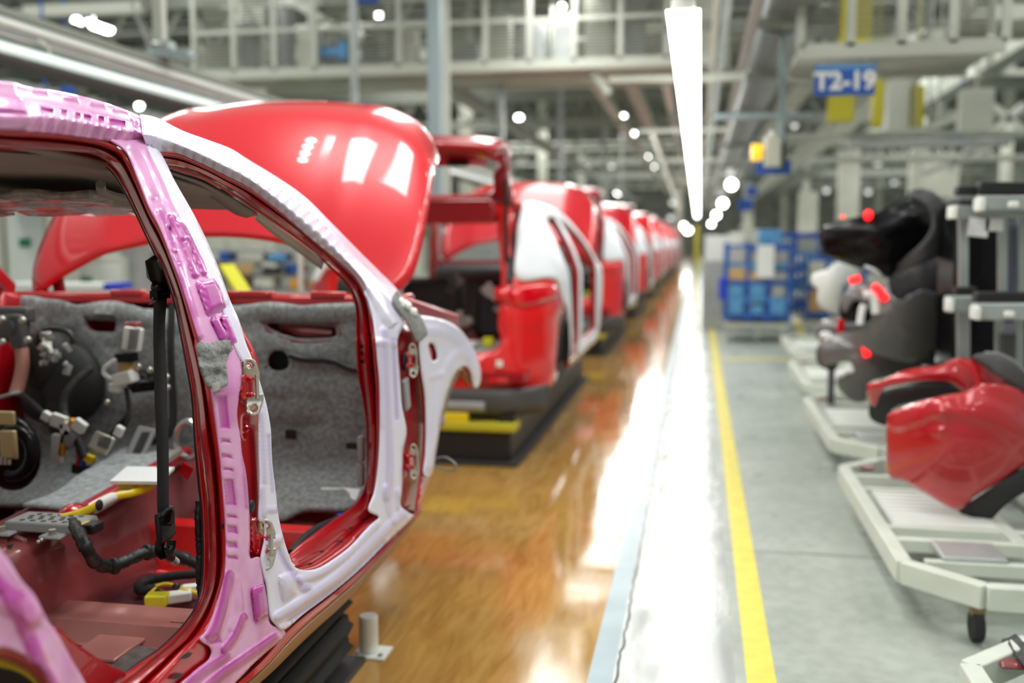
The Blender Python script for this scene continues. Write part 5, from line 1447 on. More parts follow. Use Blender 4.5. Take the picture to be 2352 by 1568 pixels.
for i, (x, y0, y1, w, Y) in enumerate(((2162, 355, 490, 62, 22), (1952, 345, 500, 40, 26), (1857, 440, 560, 36, 30), (1720, 420, 540, 20, 45), (1560, 430, 540, 14, 60))):
    p = oy(x, y0, Y); q = oy(x, y1, Y)
    o = MB().box((p[0], Y, p[2]/2), (w*Y/F*1.06, .4, p[2])).build('store_column', 'cream', None); tag(o, 'cream box column in the parts store, %s' % ['widest, behind the silver rack', 'second, above the black bumper cover', 'third, behind the blue rack', 'fourth, thin, near the lamps', 'fifth, thinnest, by the vanishing point'][i], 'column')
# slanting braces under the roof at right
for i, (x0, y0, x1, y1, Y) in enumerate(((2180, 390, 2352, 240, 19), (2352, 300, 2240, 210, 19), (2120, 400, 2290, 330, 19), (2020, 330, 2200, 270, 17), (1495, 300, 1560, 480, 30), (1350, 150, 1400, 215, 14.2), (660, 0, 860, 105, 16), (1840, 560, 1700, 520, 28))):
    o = MB().beam(oy(x0, y0, Y), oy(x1, y1, Y), .10).build('roof_brace', 'pale_steel', None); tag(o, 'slanting grey roof brace, %s' % ['rising to the far right edge', 'falling left from the far right edge', 'lowest of the right hand bracing', 'below the yellow panels', 'left of the lamp row far down the hall', 'below the first catwalk', 'crossing behind the catwalk at upper left', 'low behind the blue rack'][i], 'brace')

# round hall lamps
NUM = ['first', 'second', 'third', 'fourth', 'fifth', 'sixth', 'seventh', 'eighth', 'ninth', 'tenth', 'eleventh', 'twelfth', 'thirteenth', 'fourteenth', 'fifteenth', 'sixteenth', 'seventeenth', 'eighteenth', 'nineteenth', 'twentieth']
LP = [(870, 35, 7.6, 1), (1290, 15, 7.6, 1), (1192, 270, 7.6, 1), (1245, 308, 7.6, 1), (1430, 268, 7.6, 1), (1453, 308, 7.6, 1), (1470, 342, 7.6, 1), (1484, 362, 7.6, 1), (1497, 385, 7.6, 1), (1507, 402, 7.6, 1), (1345, 388, 7.6, 1), (1370, 405, 7.6, 1),
      (2243, 350, 7.6, 1), (2130, 392, 7.6, 1), (2015, 375, 7.6, 0), (1824, 225, 7.0, 0), (1822, 245, 7.0, 0), (1825, 288, 7.0, 0), (1975, 400, 7.0, 0), (1994, 440, 6.6, 0), (1927, 465, 6.4, 0), (1846, 462, 6.4, 0), (1898, 437, 6.6, 0), (2055, 420, 6.8, 0), (1420, 440, 6.4, 1),
      (1500, 500, 5.2, 0), (1545, 465, 6.2, 0), (1568, 518, 4.6, 1), (1284, 345, 7, 0), (1540, 500, 5.4, 0), (1450, 475, 6.0, 0), (1580, 528, 4.0, 1), (320, 243, 6.5, 1), (845, 15, 8.0, 0), (1250, 440, 6.5, 0), (1405, 380, 7.2, 0)]
LP.sort()
for i, (x, y, z, br) in enumerate(LP):
    p = Vector(oz(x, y, z))
    if p[1] > 105: p = Vector((0, 0, CZ))+(p-Vector((0, 0, CZ)))*(105/p[1])
    k = max(.35, p[1]/50)*(1 if br else .85)
    o = thing('hall_lamp', ('%s round white hall lamp, the %s counted from the left across the picture' % ('bright' if br else 'dim', NUM[i] if i < 20 else ['twenty first', 'twenty second', 'twenty third', 'twenty fourth', 'twenty fifth', 'twenty sixth', 'twenty seventh', 'twenty eighth', 'twenty ninth', 'thirtieth', 'thirty first', 'thirty second', 'thirty third', 'thirty fourth', 'thirty fifth', 'thirty sixth'][i-20])),
              'lamp', p, 'round lamps hanging under the hall roof')
    MB().ball(p, .155*k, 14, 9).build('globe', 'bay_lamp' if br else 'dim_lamp', o)
    MB().cyl(S(p, 0, 0, .08*k), S(p, 0, 0, .2*k), .16*k, .05*k, 12).build('shade', 'pale_steel', o)
    MB().cyl(S(p, 0, 0, .18*k), (p[0], p[1], 9.53), .012, n=6).build('stem', 'truss', o)
    MB().box((p[0], p[1], 9.53), (.06, 4.6, .06)).build('mounting_rail', 'truss', o)
# lamps over the line and the store around the camera
def spot(p, r, label, grp):
    o = thing('hall_lamp', label, 'lamp', p, grp)
    MB().ball(p, r, 12, 8).build('globe', 'spot_lamp', o); MB().cyl(S(p, 0, 0, r*.6), S(p, 0, 0, r*1.6), r*1.1, r*.4, 12).build('shade', 'pale_steel', o)
    MB().cyl(S(p, 0, 0, r*1.5), (p[0], p[1], 9.53), .012, n=6).build('stem', 'truss', o)
for k in range(4): spot((-2.36+.01*k, 4.05+.16*k, 4.5), .05, 'small bright lamp in the string over the nearest raised hood', 'lamp string over the nearest car')
for x in (1.6, 3.4, 5.6):
    for y in (-1.0, 1.6, 4.2, 7.0, 10.5): spot((x+.2*math.sin(y*3), y, 6.3), .12, 'round lamp hanging above the bumper dollies', 'lamps above the bumper dollies')
# elongated lamp high on the left
p = oz(215, 58, 6.5); o = MB().box(p, (.22, 1.4, .07)).beam(p, (p[0], p[1], 9.5), .015).box((p[0], p[1], 9.5), (.05, 4.4, .05)).build('hall_tube_lamp', 'bay_lamp', None, bevel=.02); tag(o, 'short tube lamp high at the upper left above the lighting rail', 'lamp')
p = oz(275, 25, 6.8); o = MB().beam(oy(60, 28, 12), oy(330, 18, 12), .14).build('roof_pipe', 'pale_steel', None); tag(o, 'pale horizontal pipe at the top left corner', 'pipe')
o = MB().beam(oy(300, 0, 9), oy(350, 130, 9), .02).build('hanging_chain', 'steel_grey', None); tag(o, 'thin chain hanging left of the first hanger pole', 'chain')
# lamp clusters right of the row
for i, (x, y, z) in enumerate(((1680, 424, 3.3), (1660, 467, 3.2), (1645, 494, 3.1), (1634, 514, 3.0), (1580, 527, 2.9))):
    p = oz(x, y, z); s_ = p[1]/F*[17, 14, 11, 8, 6][i]
    if p[1] > 105: continue
    o = thing('work_lamp', 'x', 'lamp', p)
    MB().ball(p, s_*.6, 12, 8).build('globe', 'bay_lamp', o); MB().cyl(S(p, 0, 0, s_*.5), (p[0], p[1], 9.53), .02, n=6).build('stem', 'truss', o); MB().box((p[0], p[1], 9.53), (.06, 4.6, .06)).build('mounting_rail', 'truss', o); tag(o, 'bright work lamp right below the lamp row, %s by distance' % ['nearest', 'second', 'third', 'fourth', 'fifth'][i], 'lamp', 'work lamps beside the lamp row')
# ================================================================== PARTS STORE ON THE RIGHT
def dolly(label):
    root = thing('parts_dolly', label, 'dolly', (1.5, 5.1, 0), 'white parts dollies along the walkway')
    x0, x1, y0, y1, z = .86, 2.5, 3.98, 6.24, .235
    O = [(x0+.25, y0), (x1, y0), (x1, y1), (x0+.25, y1), (x0, y1-.25), (x0+.0, y0+.25)]
    for i in range(6):
        a, b = O[i], O[(i+1) % 6]; MB().beam((*a, z), (*b, z), .065, .095).build('frame_rail', 'trolley', root, bevel=.006)
    for y in (4.62, 4.82, 5.55, 5.85):
        MB().beam((x0+.03, y, z), (x1-.03, y, z), .05, .06).build('cross_bar', 'trolley', root, bevel=.005)
    MB().beam((1.42, 4.62, z+.01), (1.42, 6.0, z+.01), .06, .06).build('long_bar', 'trolley', root, bevel=.005)
    mb = MB()
    mb.box((1.16, 5.16, z+.02), (.46, .62, .02))
    for k in range(8): mb.box((1.16, 4.90+k*.075, z+.034), (.46, .035, .01))
    mb.build('ribbed_plate', 'white', root)
    MB().box((1.16, 4.44, z+.03), (.26, .24, .03)).build('latch_plate', 'steel_grey', root, bevel=.01)
    MB().beam((x0+.1, 4.32, z), (x1, 4.32, z), .05, .05).build('cross_bar', 'trolley', root)
    MB().box((1.0, 6.05, z+.03), (.08, .06, .02)).build('red_latch', 'primer_red', root, bevel=.01)
    for x, y in ((1.12, 4.12), (2.3, 4.12), (1.12, 6.1), (2.3, 6.1)):
        f = MB().beam((x, y, z-.02), (x, y, .11), .05, .05).build('caster_fork', 'bronze' if y < 5 else 'steel_grey', root)
        MB().cyl((x-.02, y, .065), (x+.02, y, .065), .062, n=18).build('caster_wheel', 'rubber', f)
    return root


dl = dolly('white dolly carrying the red bumper cover, beside the yellow line')
dup(dl, (1.5, 5.1-2.78, 0), 'white dolly whose corner shows at the bottom right, dark cloth on it')
dup(dl, (1.56, 5.1+2.6, 0), 'white dolly just behind the one with the red bumper cover')
dup(dl, (1.66, 5.1+5.2, 0), 'white dolly half hidden under the dark bumper covers, third from camera')
dup(dl, (1.80, 5.1+8.0, 0), 'farthest white dolly, beside the yellow bay line')
o = MB().loft([[(1.02+.02*k, 3.05+.1*j, .285+.012*math.sin(k*2+j)) for j in range(5)] for k in range(14)], 5, smooth=False).build('grey_rag', 'felt_dark', None, solid=.012)
tag(o, 'crumpled dark cloth lying on the nearest dolly', 'cloth')


def shell(outline, Y, curve, feats=(), holes=(), step=9):
    """fascia skin facing the camera, traced at distance Y and bulging toward it"""
    O = np.asarray(outline, float); c = O.mean(0); r = (O.max(0)-O.min(0))/2

    def place(P, h):
        e = ((P[:, 0]-c[0])/r[0]); f = ((P[:, 1]-c[1])/r[1])
        return on_y(P, Y-curve*(1-.75*e**2-.35*f**2)-h)
    return panel(outline, place, feats, holes, step=step)


# red bumper cover
rb = thing('bumper_cover', 'glossy red rear bumper cover with black arch trim on the white dolly', 'bumper cover', oy(2200, 1170, 5.1))
BODY = [(2038, 955), (2062, 940), (2110, 922), (2180, 905), (2215, 900), (2240, 886), (2262, 880), (2310, 885), (2350, 900), (2400, 960), (2430, 1040), (2390, 1060), (2352, 1076), (2290, 1110), (2240, 1140), (2206, 1170), (2180, 1165), (2120, 1130), (2075, 1105), (2040, 1090), (2036, 1020)]
shell(BODY, 5.2, .38, [('l', [(2150, 910), (2160, 950), (2155, 980)], .03, 18), ('l', [(2060, 960), (2180, 930), (2300, 960), (2400, 1040)], .05, 26), ('p', [(2130, 955), (2170, 955), (2175, 985), (2135, 985)], -.02, 10)]).build('bumper_skin', 'red', rb, solid=.006, angle=70)
ARM = [(1992, 882), (2030, 872), (2070, 852), (2120, 842), (2160, 838), (2195, 822), (2240, 826), (2280, 850), (2330, 900), (2300, 912), (2240, 893), (2215, 902), (2200, 890), (2175, 876), (2110, 876), (2060, 885), (2036, 890), (2020, 905), (2010, 935), (1996, 920), (1992, 900)]
shell(ARM, 5.5, .25, [('l', [(2000, 890), (2080, 866), (2180, 856), (2230, 900)], .03, 10)]).build('upper_skin', 'red', rb, solid=.006, angle=70)
shell([(1998, 925), (2012, 905), (2040, 893), (2110, 882), (2175, 882), (2205, 900), (2170, 905), (2100, 922), (2050, 938), (2042, 975), (2000, 960)], 5.75, .05).build('inner_side', 'black', rb, solid=.01)
shell([(2200, 1172), (2240, 1145), (2290, 1112), (2352, 1075), (2420, 1040), (2460, 1060), (2400, 1110), (2352, 1132), (2310, 1160), (2268, 1200), (2240, 1190)], 5.1, .18).build('arch_trim', 'rubber', rb, solid=.02, angle=70)
shell([(2236, 822), (2260, 812), (2300, 818), (2345, 850), (2390, 910), (2430, 990), (2400, 960), (2360, 905), (2320, 880), (2290, 862), (2262, 838)], 5.45, .12).build('arch_trim', 'dark_grey', rb, solid=.02)
MB().tube(on_y([(2262, 810), (2300, 815), (2340, 838), (2375, 880), (2400, 930)], 5.38), .008, 6, 24).build('trim_edge', 'grey_plastic', rb)
MB().tube(on_y([(2200, 826), (2235, 850), (2250, 890), (2262, 905)], 5.2), .006, 6, 16).build('bright_edge', 'bright_red', rb)
for k in range(3): MB().box(oy(2325+k*14, 1150+k*10, 5.2), (.05, .04, .03), (0, .4*k, 0)).build('wire_plug', 'grey_plastic', rb, bevel=.006)

# posts of the racks that carry the covers
def rackpost(label, X0, Yb, h):
    o = thing('bumper_rack', label, 'rack', (X0, Yb, 0), 'racks on the dollies')
    MB().beam((X0, Yb, .27), (X0, Yb, h), .06).build('upright', 'dark_grey', o)
    MB().beam((X0+.7, Yb, .27), (X0+.7, Yb, h), .06).build('upright', 'dark_grey', o)
    for z in np.arange(.55, h, .35): MB().beam((X0-.25, Yb-.05, z), (X0+.75, Yb-.05, z), .05).build('carrier_arm', 'black', o)
    return o


rackpost('dark rack frame holding the red bumper cover', 1.62, 5.65, 1.1)
rackpost('dark rack frame behind the black bumper covers', 1.75, 7.9, 1.75)
rackpost('dark rack frame farther back behind the smallest cover', 2.0, 10.4, 1.6)

bb = thing('bumper_cover', 'large gloss black bumper cover with dark grey arch band', 'bumper cover', oy(2050, 640, 7.2))
BK = [(1884, 530), (1905, 512), (1960, 500), (2010, 490), (2060, 462), (2095, 447), (2130, 452), (2160, 480), (2168, 520), (2150, 548), (2100, 580), (2060, 620), (2040, 640), (2015, 625), (1960, 612), (1900, 588), (1886, 560)]
shell(BK, 7.2, .35, [('l', [(1900, 540), (2000, 530), (2120, 500)], .05, 20), ('l', [(1920, 580), (2040, 600)], .03, 14)]).build('bumper_skin', 'gloss_black', bb, solid=.008, angle=70)
AB = [(2082, 445), (2115, 432), (2150, 445), (2180, 480), (2188, 530), (2180, 570), (2150, 592), (2100, 612), (2060, 632), (2038, 648), (2048, 622), (2085, 585), (2125, 552), (2145, 520), (2140, 485), (2115, 460)]
shell(AB, 7.05, .30).build('arch_band', 'dark_grey', bb, solid=.02, angle=70)
for (x, y) in ((1994, 494), (1936, 498)): MB().ball(oy(x, y, 6.85), (.028, .02, .034) if x > 1950 else (.012, .01, .012)).build('red_marker', 'glow_red', bb)

gb = thing('bumper_cover', 'dark grey bumper cover with red lamp and chrome strip, below the black one', 'bumper cover', oy(2060, 800, 6.9))
GK = [(1930, 690), (1955, 655), (2000, 650), (2040, 680), (2070, 690), (2120, 665), (2170, 690), (2185, 760), (2150, 800), (2090, 830), (2020, 815), (1985, 800), (1960, 770), (2000, 740), (1990, 700), (1960, 690), (1940, 720)]
shell(GK, 6.9, .30, [('l', [(2040, 720), (2100, 760), (2160, 780)], .03, 16)]).build('bumper_skin', 'grey_cover', gb, solid=.008, angle=70)
shell([(1928, 700), (1945, 668), (1985, 665), (2005, 700), (2005, 735), (1970, 740), (1935, 735)], 6.95, .1).build('inner_grille', 'gloss_black', gb, solid=.01)
MB().tube(on_y([(1975, 745), (1980, 712), (1985, 700)], 6.6), .022, 6, 10).build('clear_lens', 'paper', gb)
MB().tube(on_y([(1984, 678), (2000, 676), (2010, 695), (2012, 720)], 6.6), .026, 6, 14).build('clear_lens', 'paper', gb)
MB().tube(on_y([(2006, 655), (2020, 668), (2036, 688)], 6.6), .022, 8, 8).build('red_lens', 'glow_red', gb)
MB().tube(on_y([(1952, 645), (1975, 638)], 6.6), .022, 8, 4).build('red_lens', 'glow_red', gb)
MB().tube(on_y([(1985, 612), (2015, 625), (2040, 660)], 6.62), .012, 8, 12).build('chrome_strip', 'steel', gb)
lb = thing('bumper_cover', 'lowest dark grey bumper cover, lying above the third dolly', 'bumper cover', oy(1990, 880, 7.2))
LK = [(1878, 800), (1900, 772), (1960, 760), (2010, 770), (2060, 800), (2120, 840), (2090, 850), (2040, 866), (1995, 880), (1990, 918), (1960, 922), (1925, 890), (1928, 860), (1960, 838), (1940, 830), (1890, 840)]
shell(LK, 7.3, .30, [('l', [(1900, 800), (1980, 790), (2060, 820)], .03, 14)]).build('bumper_skin', 'grey_cover', lb, solid=.008, angle=70)
shell([(1878, 795), (1920, 785), (1922, 848), (1880, 838)], 7.4, .1).build('end_cap', 'black', lb, solid=.01)
MB().tube(on_y([(1986, 792), (1990, 808), (1992, 818)], 6.95), .022, 8, 8).build('red_lens', 'glow_red', lb)
MB().tube(on_y([(1928, 862), (1945, 852), (1960, 850)], 7.0), .02, 8, 8).build('clear_lens', 'paper', lb)
# second dark cover a little higher
hb2 = thing('bumper_cover', 'narrow dark bumper cover with clear lamp, between the two dark grey ones', 'bumper cover', oy(1930, 790, 7.6))
shell([(1872, 760), (1890, 735), (1930, 722), (1965, 728), (2010, 745), (2050, 770), (2020, 785), (1960, 775), (1900, 785), (1876, 778)], 7.6, .25).build('bumper_skin', 'grey_cover', hb2, solid=.008, angle=70)
MB().ball(oy(1897, 770, 7.35), (.045, .03, .03)).build('clear_lens', 'paper', hb2)
MB().box(oy(1931, 752, 7.3), (.05, .03, .12)).build('red_lens', 'tail_red', hb2, bevel=.01)
# white bumper cover behind
wb = thing('bumper_cover', 'white bumper cover end, left of the dark covers', 'bumper cover', oy(1895, 700, 8.2))
shell([(1865, 630), (1900, 618), (1925, 600), (1960, 612), (1975, 640), (1940, 660), (1932, 700), (1922, 722), (1880, 702), (1878, 665), (1866, 655)], 8.2, .2).build('bumper_skin', 'white', wb, solid=.01, angle=70)
MB().beam((oy(1915, 700, 8.35)[0], 8.35, .27), oy(1915, 640, 8.35), .05).build('support_post', 'dark_grey', wb)
bz = thing('bumper_cover', 'dark bumper cover stack right of the black and grey covers', 'bumper cover', oy(2150, 800, 7.6))
shell([(2040, 640), (2100, 610), (2170, 590), (2200, 620), (2215, 720), (2200, 830), (2140, 840), (2090, 830), (2150, 790), (2180, 740), (2150, 690), (2100, 670), (2060, 690)], 7.7, .2).build('bumper_skin', 'black', bz, solid=.01, angle=70)
MB().beam(oy(2150, 640, 7.8), oy(2150, 830, 7.8), .05).build('support_bar', 'dark_grey', bz)
MB().ball(oy(2082, 824, 7.2), (.03, .02, .025)).build('clear_lens', 'lamp_white', bz)

# silver rack at the right edge
sr = thing('display_rack', 'silver two tier rack with black pads at the right edge, papers clipped on it', 'rack', (1.6, 5.9, 0))
for (x, y0, y1, w, Y) in ((2212, 495, 690, 16, 5.9), (2302, 500, 670, 14, 5.9), (2345, 500, 680, 12, 5.9), (2212, 700, 830, 22, 5.9), (2295, 735, 830, 14, 5.7), (2340, 735, 850, 14, 5.7)):
    MB().beam(oy(x, y0, Y), oy(x, y1, Y), w*Y/F*1.1, .05).build('post', 'galv', sr)
for (x0, x1, y, h, Y, m) in ((2180, 2460, 487, 26, 5.8, 'galv'), (2240, 2460, 466, 30, 5.6, 'galv'), (2195, 2460, 438, 18, 5.7, 'black'), (2245, 2460, 432, 24, 5.6, 'black'), (2172, 2240, 698, 34, 5.8, 'galv'), (2235, 2460, 715, 34, 5.5, 'galv'), (2190, 2240, 668, 18, 5.9, 'black'), (2238, 2460, 684, 26, 5.6, 'black')):
    MB().beam(oy(x0, y, Y), oy(x1, y, Y), .10, h*Y/F*1.05).build('beam' if m != 'black' else 'rubber_pad', m, sr, bevel=.008)
for x, y, Y in ((2187, 488, 5.7), (2250, 470, 5.5), (2180, 700, 5.7), (2240, 718, 5.4)): MB().box(oy(x, y, Y), (.03, .12, .07)).build('end_cap', 'white', sr, bevel=.008)
for x, y in ((2328, 470), (2318, 722)): MB().box(oy(x, y, 5.42), (.05, .03, .035)).build('latch', 'white', sr, bevel=.01)
for (x0, x1, y0, y1) in ((2308, 2342, 505, 670), (2298, 2336, 740, 830)):
    a_, b_ = oy(x0, y0, 5.95), oy(x1, y1, 5.95); MB().box(((a_[0]+b_[0])/2, 5.95, (a_[2]+b_[2])/2), (b_[0]-a_[0], .01, a_[2]-b_[2])).build('smoked_panel', 'smoked', sr)
for (x, y, w, h, r_) in ((2247, 522, 40, 38, R(6)), (2284, 516, 34, 26, 0)):
    o = MB().box(oy(x, y, 5.72), (w*5.7/F*1.05, .004, h*5.7/F*1.05), (0, r_, 0)).build('paper_sheet', 'paper', None); tag(o, 'white paper sheet hanging on the silver rack, %s' % ('larger left one' if x < 2260 else 'smaller right one'), 'paper')
k = oy(2255, 600, 6.6)
o = MB().box(k, (.42, .5, .75)).build('dark_bin', 'gloss_black', None, bevel=.05); tag(o, 'dark glossy part behind the upper tier of the silver rack', 'bin')
k = oy(2250, 790, 6.6)
o = MB().box(k, (.42, .5, .45)).build('dark_bin', 'gloss_black', None, bevel=.05); tag(o, 'dark glossy part behind the lower tier of the silver rack', 'bin')
o = MB().box((2.35, 7.6, .85), (.9, 2.2, 1.7)).build('dark_crate', 'black', None, bevel=.02); tag(o, 'tall dark crate at the right edge behind the silver rack', 'crate')

# blue roller rack cart with bins
def cart(label, x0, x1, Y, ztop, seed, depth=.9, wheels=True, bins=True):
    o = thing('rack_cart', label, 'cart', ((x0+x1)/2, Y, 0), 'blue rack carts in the store')
    rn = random.Random(seed); xs = np.linspace(x0, x1, 4)
    for x in xs:
        for y in (Y, Y+depth): MB().box((x, y, .32+(ztop-.32)/2), (.06, .06, ztop-.32)).build('upright', 'blue', o)
    nl = 5
    for i in range(nl):
        z = .42+(ztop-.5)*i/(nl-1)
        MB().box(((x0+x1)/2, Y, z), (x1-x0, .05, .10)).build('shelf_edge', 'blue' if i % 2 == 0 else 'light_blue', o)
        MB().box(((x0+x1)/2, Y+depth/2, z), (x1-x0, depth, .03)).build('shelf', 'steel_grey', o)
        if bins and i < nl-1:
            for j in range(3):
                w = (x1-x0)/3*rn.uniform(.6, .85); hh_ = rn.uniform(.12, .24)
                MB().box(((xs[j]+xs[j+1])/2, Y+.2, z+.03+hh_/2), (w, .5, hh_)).build('bin', rn.choice(['tan', 'cream', 'grey_plastic', 'steel_grey', 'cream', 'steel_grey', 'light_blue']), o, bevel=.01)
    MB().box(((x0+x1)/2, Y+depth/2, .27), (x1-x0+.06, depth+.06, .07)).build('base_frame', 'pale_steel', o)
    for x in (x0+.08, (x0+x1)/2, x1-.08):
        MB().beam((x, Y+.02, .27), (x, Y+.02, .12), .04).build('leg', 'pale_steel', o)
        MB().cyl((x-.03, Y+.02, .08), (x+.03, Y+.02, .08), .08).build('wheel', 'grey_plastic', o)
    return o


cart('blue rack cart with bins and a white sheet, nearest in the store', .44, 1.38, 15.9, 1.55, 1)
cart('blue rack cart to the right of the nearest one', 1.72, 2.6, 16.6, 1.35, 2)
cart('tall grey blue rack behind the nearest cart', .9, 2.1, 18.5, 1.75, 3)
cart('blue rack far down the store beside the walkway', .6, 1.5, 25, 1.7, 4)
p = oy(1758, 600, 15.8); o = MB().box(p, (.26, .01, .50)).build('paper_sheet', 'paper', None); tag(o, 'long white sheet hanging on the nearest blue cart', 'paper')
p = oy(1768, 545, 16.2); o = MB().box(p, (.34, .3, .24)).build('blue_crate', 'light_blue', None, bevel=.02); tag(o, 'light blue crate on top of the nearest blue cart', 'crate')
p = oy(1670, 548, 17.0)
for i, (x, y, w, h, Y, m, l) in enumerate(((1665, 570, .7, .45, 18.2, 'white', 'white carton left of the light blue crate'), (1710, 555, .5, .35, 18.4, 'cream', 'cream carton on top of the tall rack'), (1644, 660, .12, .34, 16.2, 'bright_blue', 'bright blue panel at the left end of the nearest cart'), (1600, 590, .09, 1.5, 25, 'dull_yellow', 'tall thin yellow post at the walkway edge far away'), (1660, 640, .5, .35, 22, 'tan', 'tan carton far back beside the walkway'), (1690, 610, .5, .3, 21, 'white', 'small white carton behind the nearest cart'))):
    p = oy(x, y, Y)
    if 'carton' in l: tag(MB().box((p[0], p[1]+.0, (p[2]-h/2)/2), (w*1.1, .45, p[2]-h/2)).build('box_stand', 'steel_grey', None), 'grey stand under the '+l[:l.index('carton')+6], 'stand')
    if 'panel' in l: p = (.385, 16.0, p[2])
    if 'post' in l: h = p[2]+h/2; p = (p[0], p[1], h/2)
    o = MB().box(p, (w, .3, h)).build('carton' if 'carton' in l else ('yellow_post' if 'post' in l else 'blue_board'), m, None, bevel=.01); tag(o, l, l.split()[-1] if False else ('box' if 'carton' in l else ('post' if 'post' in l else 'panel')))
# rows of racks and machines filling the far store
rn = random.Random(21)
for i in range(16):
    x = 2.8+rn.uniform(0, 7)+i*.25; y = 14+i*3.2; h = rn.uniform(1.2, 2.6); w = rn.uniform(1., 2.)
    o = thing('storage_rack', 'grey storage rack with bins filling the far parts store beyond the blue carts', 'rack', (x, y, 0), 'racks filling the far store')
    for sx in (-1, 1): MB().box((x+sx*w/2, y, h/2), (.08, .08, h)).build('upright', 'blue' if i % 2 else 'steel_grey', o)
    for k in range(4):
        z = .2+(h-.25)*k/3; MB().box((x, y+.3, z), (w, .7, .06)).build('shelf', 'steel_grey', o)
        if k < 3: MB().box((x+rn.uniform(-.2, .2), y+.3, z+.18), (w*.7, .5, .28)).build('bin', rn.choice(['dark_grey', 'blue', 'machine', 'tan', 'cream']), o)

# ================================================================== FAR LEFT BEHIND THE FIRST CAR
def cabinet(label, x0, x1, y, Y, m='white'):
    a_ = oy(x0, y, Y); b_ = oy(x1, y, Y)
    o = thing('control_cabinet', label, 'cabinet', ((a_[0]+b_[0])/2, Y+.25, 0), 'control cabinets along the far side')
    MB().box(((a_[0]+b_[0])/2, Y+.25, a_[2]/2), (b_[0]-a_[0]-.02, .5, a_[2])).build('body', 'cream', o, bevel=.01)
    MB().box(((a_[0]+b_[0])/2, Y-.012, a_[2]/2), (b_[0]-a_[0]-.10, .02, a_[2]-.12)).build('door', 'white', o, bevel=.004)
    MB().box((b_[0]-.12, Y-.03, a_[2]*.6), (.03, .02, .14)).build('handle', 'dark_grey', o)
    MB().box(((a_[0]+b_[0])/2, Y-.03, a_[2]*.83), (.12, .01, .08)).build('display', 'green', o)
    return o
cabinet('leftmost pale control cabinet beyond the nearest car', -90, 5, 470, 8.6)
cabinet('pale control cabinet, second along beyond the nearest car', 8, 108, 480, 8.6)
cabinet('pale control cabinet, third along, left of the dark shelf', 112, 290, 590, 9.2)
for i, (x0, x1, y0, y1, Y, m, l) in enumerate(((290, 335, 450, 700, 9.4, 'steel_grey', 'grey post cabinet left of the blue shelving'), (0, 300, 455, 470, 8.4, 'light_blue', 'blue cable duct above the cabinets'), (30, 262, 648, 668, 7.0, 'white', 'white tube magazine lying behind the cowl'), (262, 280, 648, 664, 7.0, 'bright_blue', 'blue end cap of the white tube magazine'))):
    a_, b_ = oy(x0, y0, Y), oy(x1, y1, Y); o = MB().box(((a_[0]+b_[0])/2, Y, (a_[2]+b_[2])/2), (b_[0]-a_[0], .3, a_[2]-b_[2])).build(['post_cabinet', 'cable_duct', 'tube_magazine', 'end_cap_box'][i], m, None, bevel=.01); tag(o, l, ['cabinet', 'duct', 'tube', 'cap'][i])
sh = thing('shelving_unit', 'long grey shelving with brown boxes, seen under the raised hood', 'shelf', oy(560, 700, 11.5))
for x in (340, 430, 520, 610, 700, 780): MB().beam(oy(x, 555, 11.5), (oy(x, 700, 11.5)[0], 11.5, 0), .05).build('upright', 'pale_steel', sh)
for y in (575, 600, 630, 662, 690): MB().beam(oy(335, y, 11.5), oy(800, y+2, 11.5), .5, .04).build('shelf', 'steel_grey', sh)
q = oy(146, 668, 7.0); o = MB().box((q[0], 7.0, q[2]/2-.01), (q[0]*-.28, .5, q[2])).build('low_table', 'steel_grey', None); tag(o, 'low grey table under the white tube magazine', 'table')
rn = random.Random(31); lb_ = {}
SB = sorted((345+rn.uniform(0, 430), rn.choice([598, 628, 660, 688])) for _ in range(34))
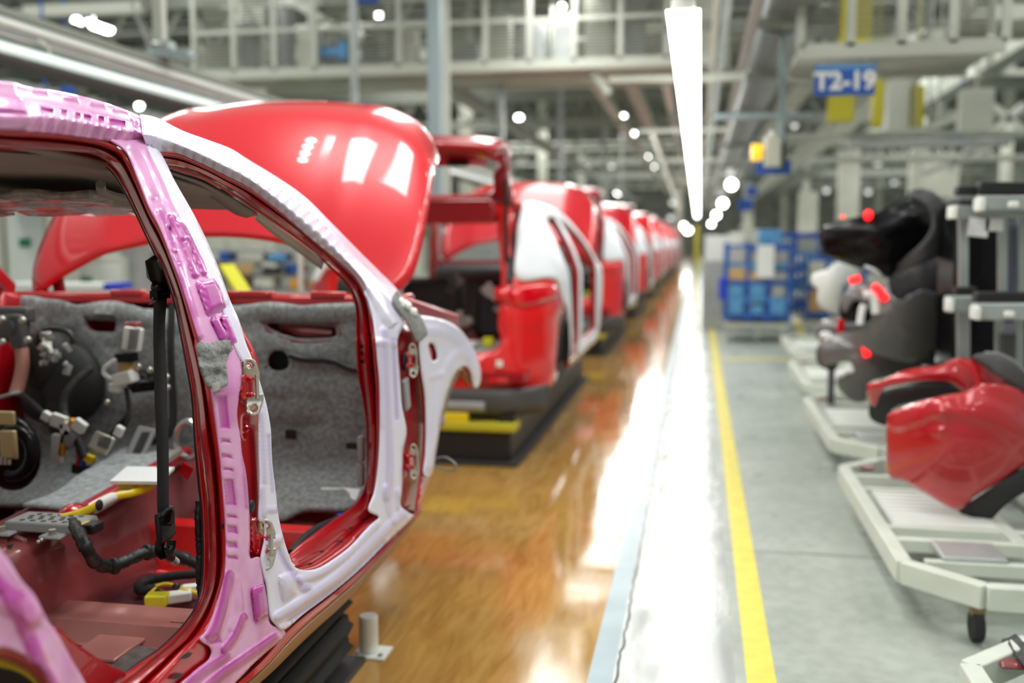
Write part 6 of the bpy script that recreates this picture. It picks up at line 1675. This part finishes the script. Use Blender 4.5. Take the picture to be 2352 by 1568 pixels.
for i in range(34):
    x, row = SB[i]; w = rn.uniform(14, 40); h = rn.uniform(12, 24); s_ = 11.4/F*1.12
    p = oy(x, row-h/2, 11.3)
    if i % 3 == 0: nm, m = 'parts_bin', rn.choice(['blue', 'light_blue', 'dark_grey', 'blue'])
    else: nm, m = 'cardboard_box', rn.choice(['tan', 'tan', 'orange', 'cream', 'grey_plastic'])
    o = MB().box(p, (w*s_, .3, h*s_)).build(nm, m, None, bevel=.008)
    lb_.setdefault(m+nm, 0); lb_[m+nm] += 1
    tag(o, '%s %s on the long grey shelving, %s such box from the left' % ({'blue': 'blue', 'light_blue': 'light blue', 'dark_grey': 'dark grey', 'tan': 'tan', 'orange': 'orange', 'cream': 'cream', 'grey_plastic': 'grey'}[m], nm.replace('_', ' '), NUM[lb_[m+nm]-1]), 'box', 'boxes on the long grey shelving')
YA, YB = Vector(oy(520, 610, 6.2)), Vector(oy(565, 680, 6.0)); YE = YA+(YB-YA)*1.5
o = MB().beam(YA, YE, .10, .03).beam(YE, (YE.x, YE.y, 0), .03).build('yellow_bar', 'lemon', None, bevel=.004); tag(o, 'slanting flat yellow bar seen under the raised hood', 'bar')
o = MB().beam(oy(690, 575, 8), (oy(690, 575, 8)[0], 8, 0), .04).build('pale_post', 'white', None); tag(o, 'thin white post seen under the raised hood', 'post')
MB().box(oy(743, 597, 3.6), (.02, .02, .02)).build('green_clip', 'green', CAR, bevel=.006)
# machines and racks filling the hall beyond the line
rn = random.Random(17)
for i in range(20):
    y = 12+i*3.4; x = -6.2-rn.uniform(0, 6)-i*.15; h = rn.uniform(1.5, 2.8); w = rn.uniform(1., 2.4)
    o = MB().box((x, y, h/2), (w, 1.2, h)).box((x+w*.2, y-.62, h*.6), (w*.3, .06, h*.25)).build('line_machine', ['machine', 'cream', 'steel_grey', 'pale_steel'][i % 4], None, bevel=.02)
    tag(o, 'boxy pale machine standing beyond the car line, mostly hidden by the cars', 'machine', 'machines beyond the car line')
# loose wire end hanging before the second car
MB().tube([oy(985, 1045, 3.9), oy(1000, 1070, 3.9), oy(1035, 1080, 3.88), (oy(1048, 1068, 3.86)), oy(1025, 1050, 3.88), oy(1000, 1052, 3.9)], .004, 6, 30).build('wire_loop', 'grey_plastic', CAR)
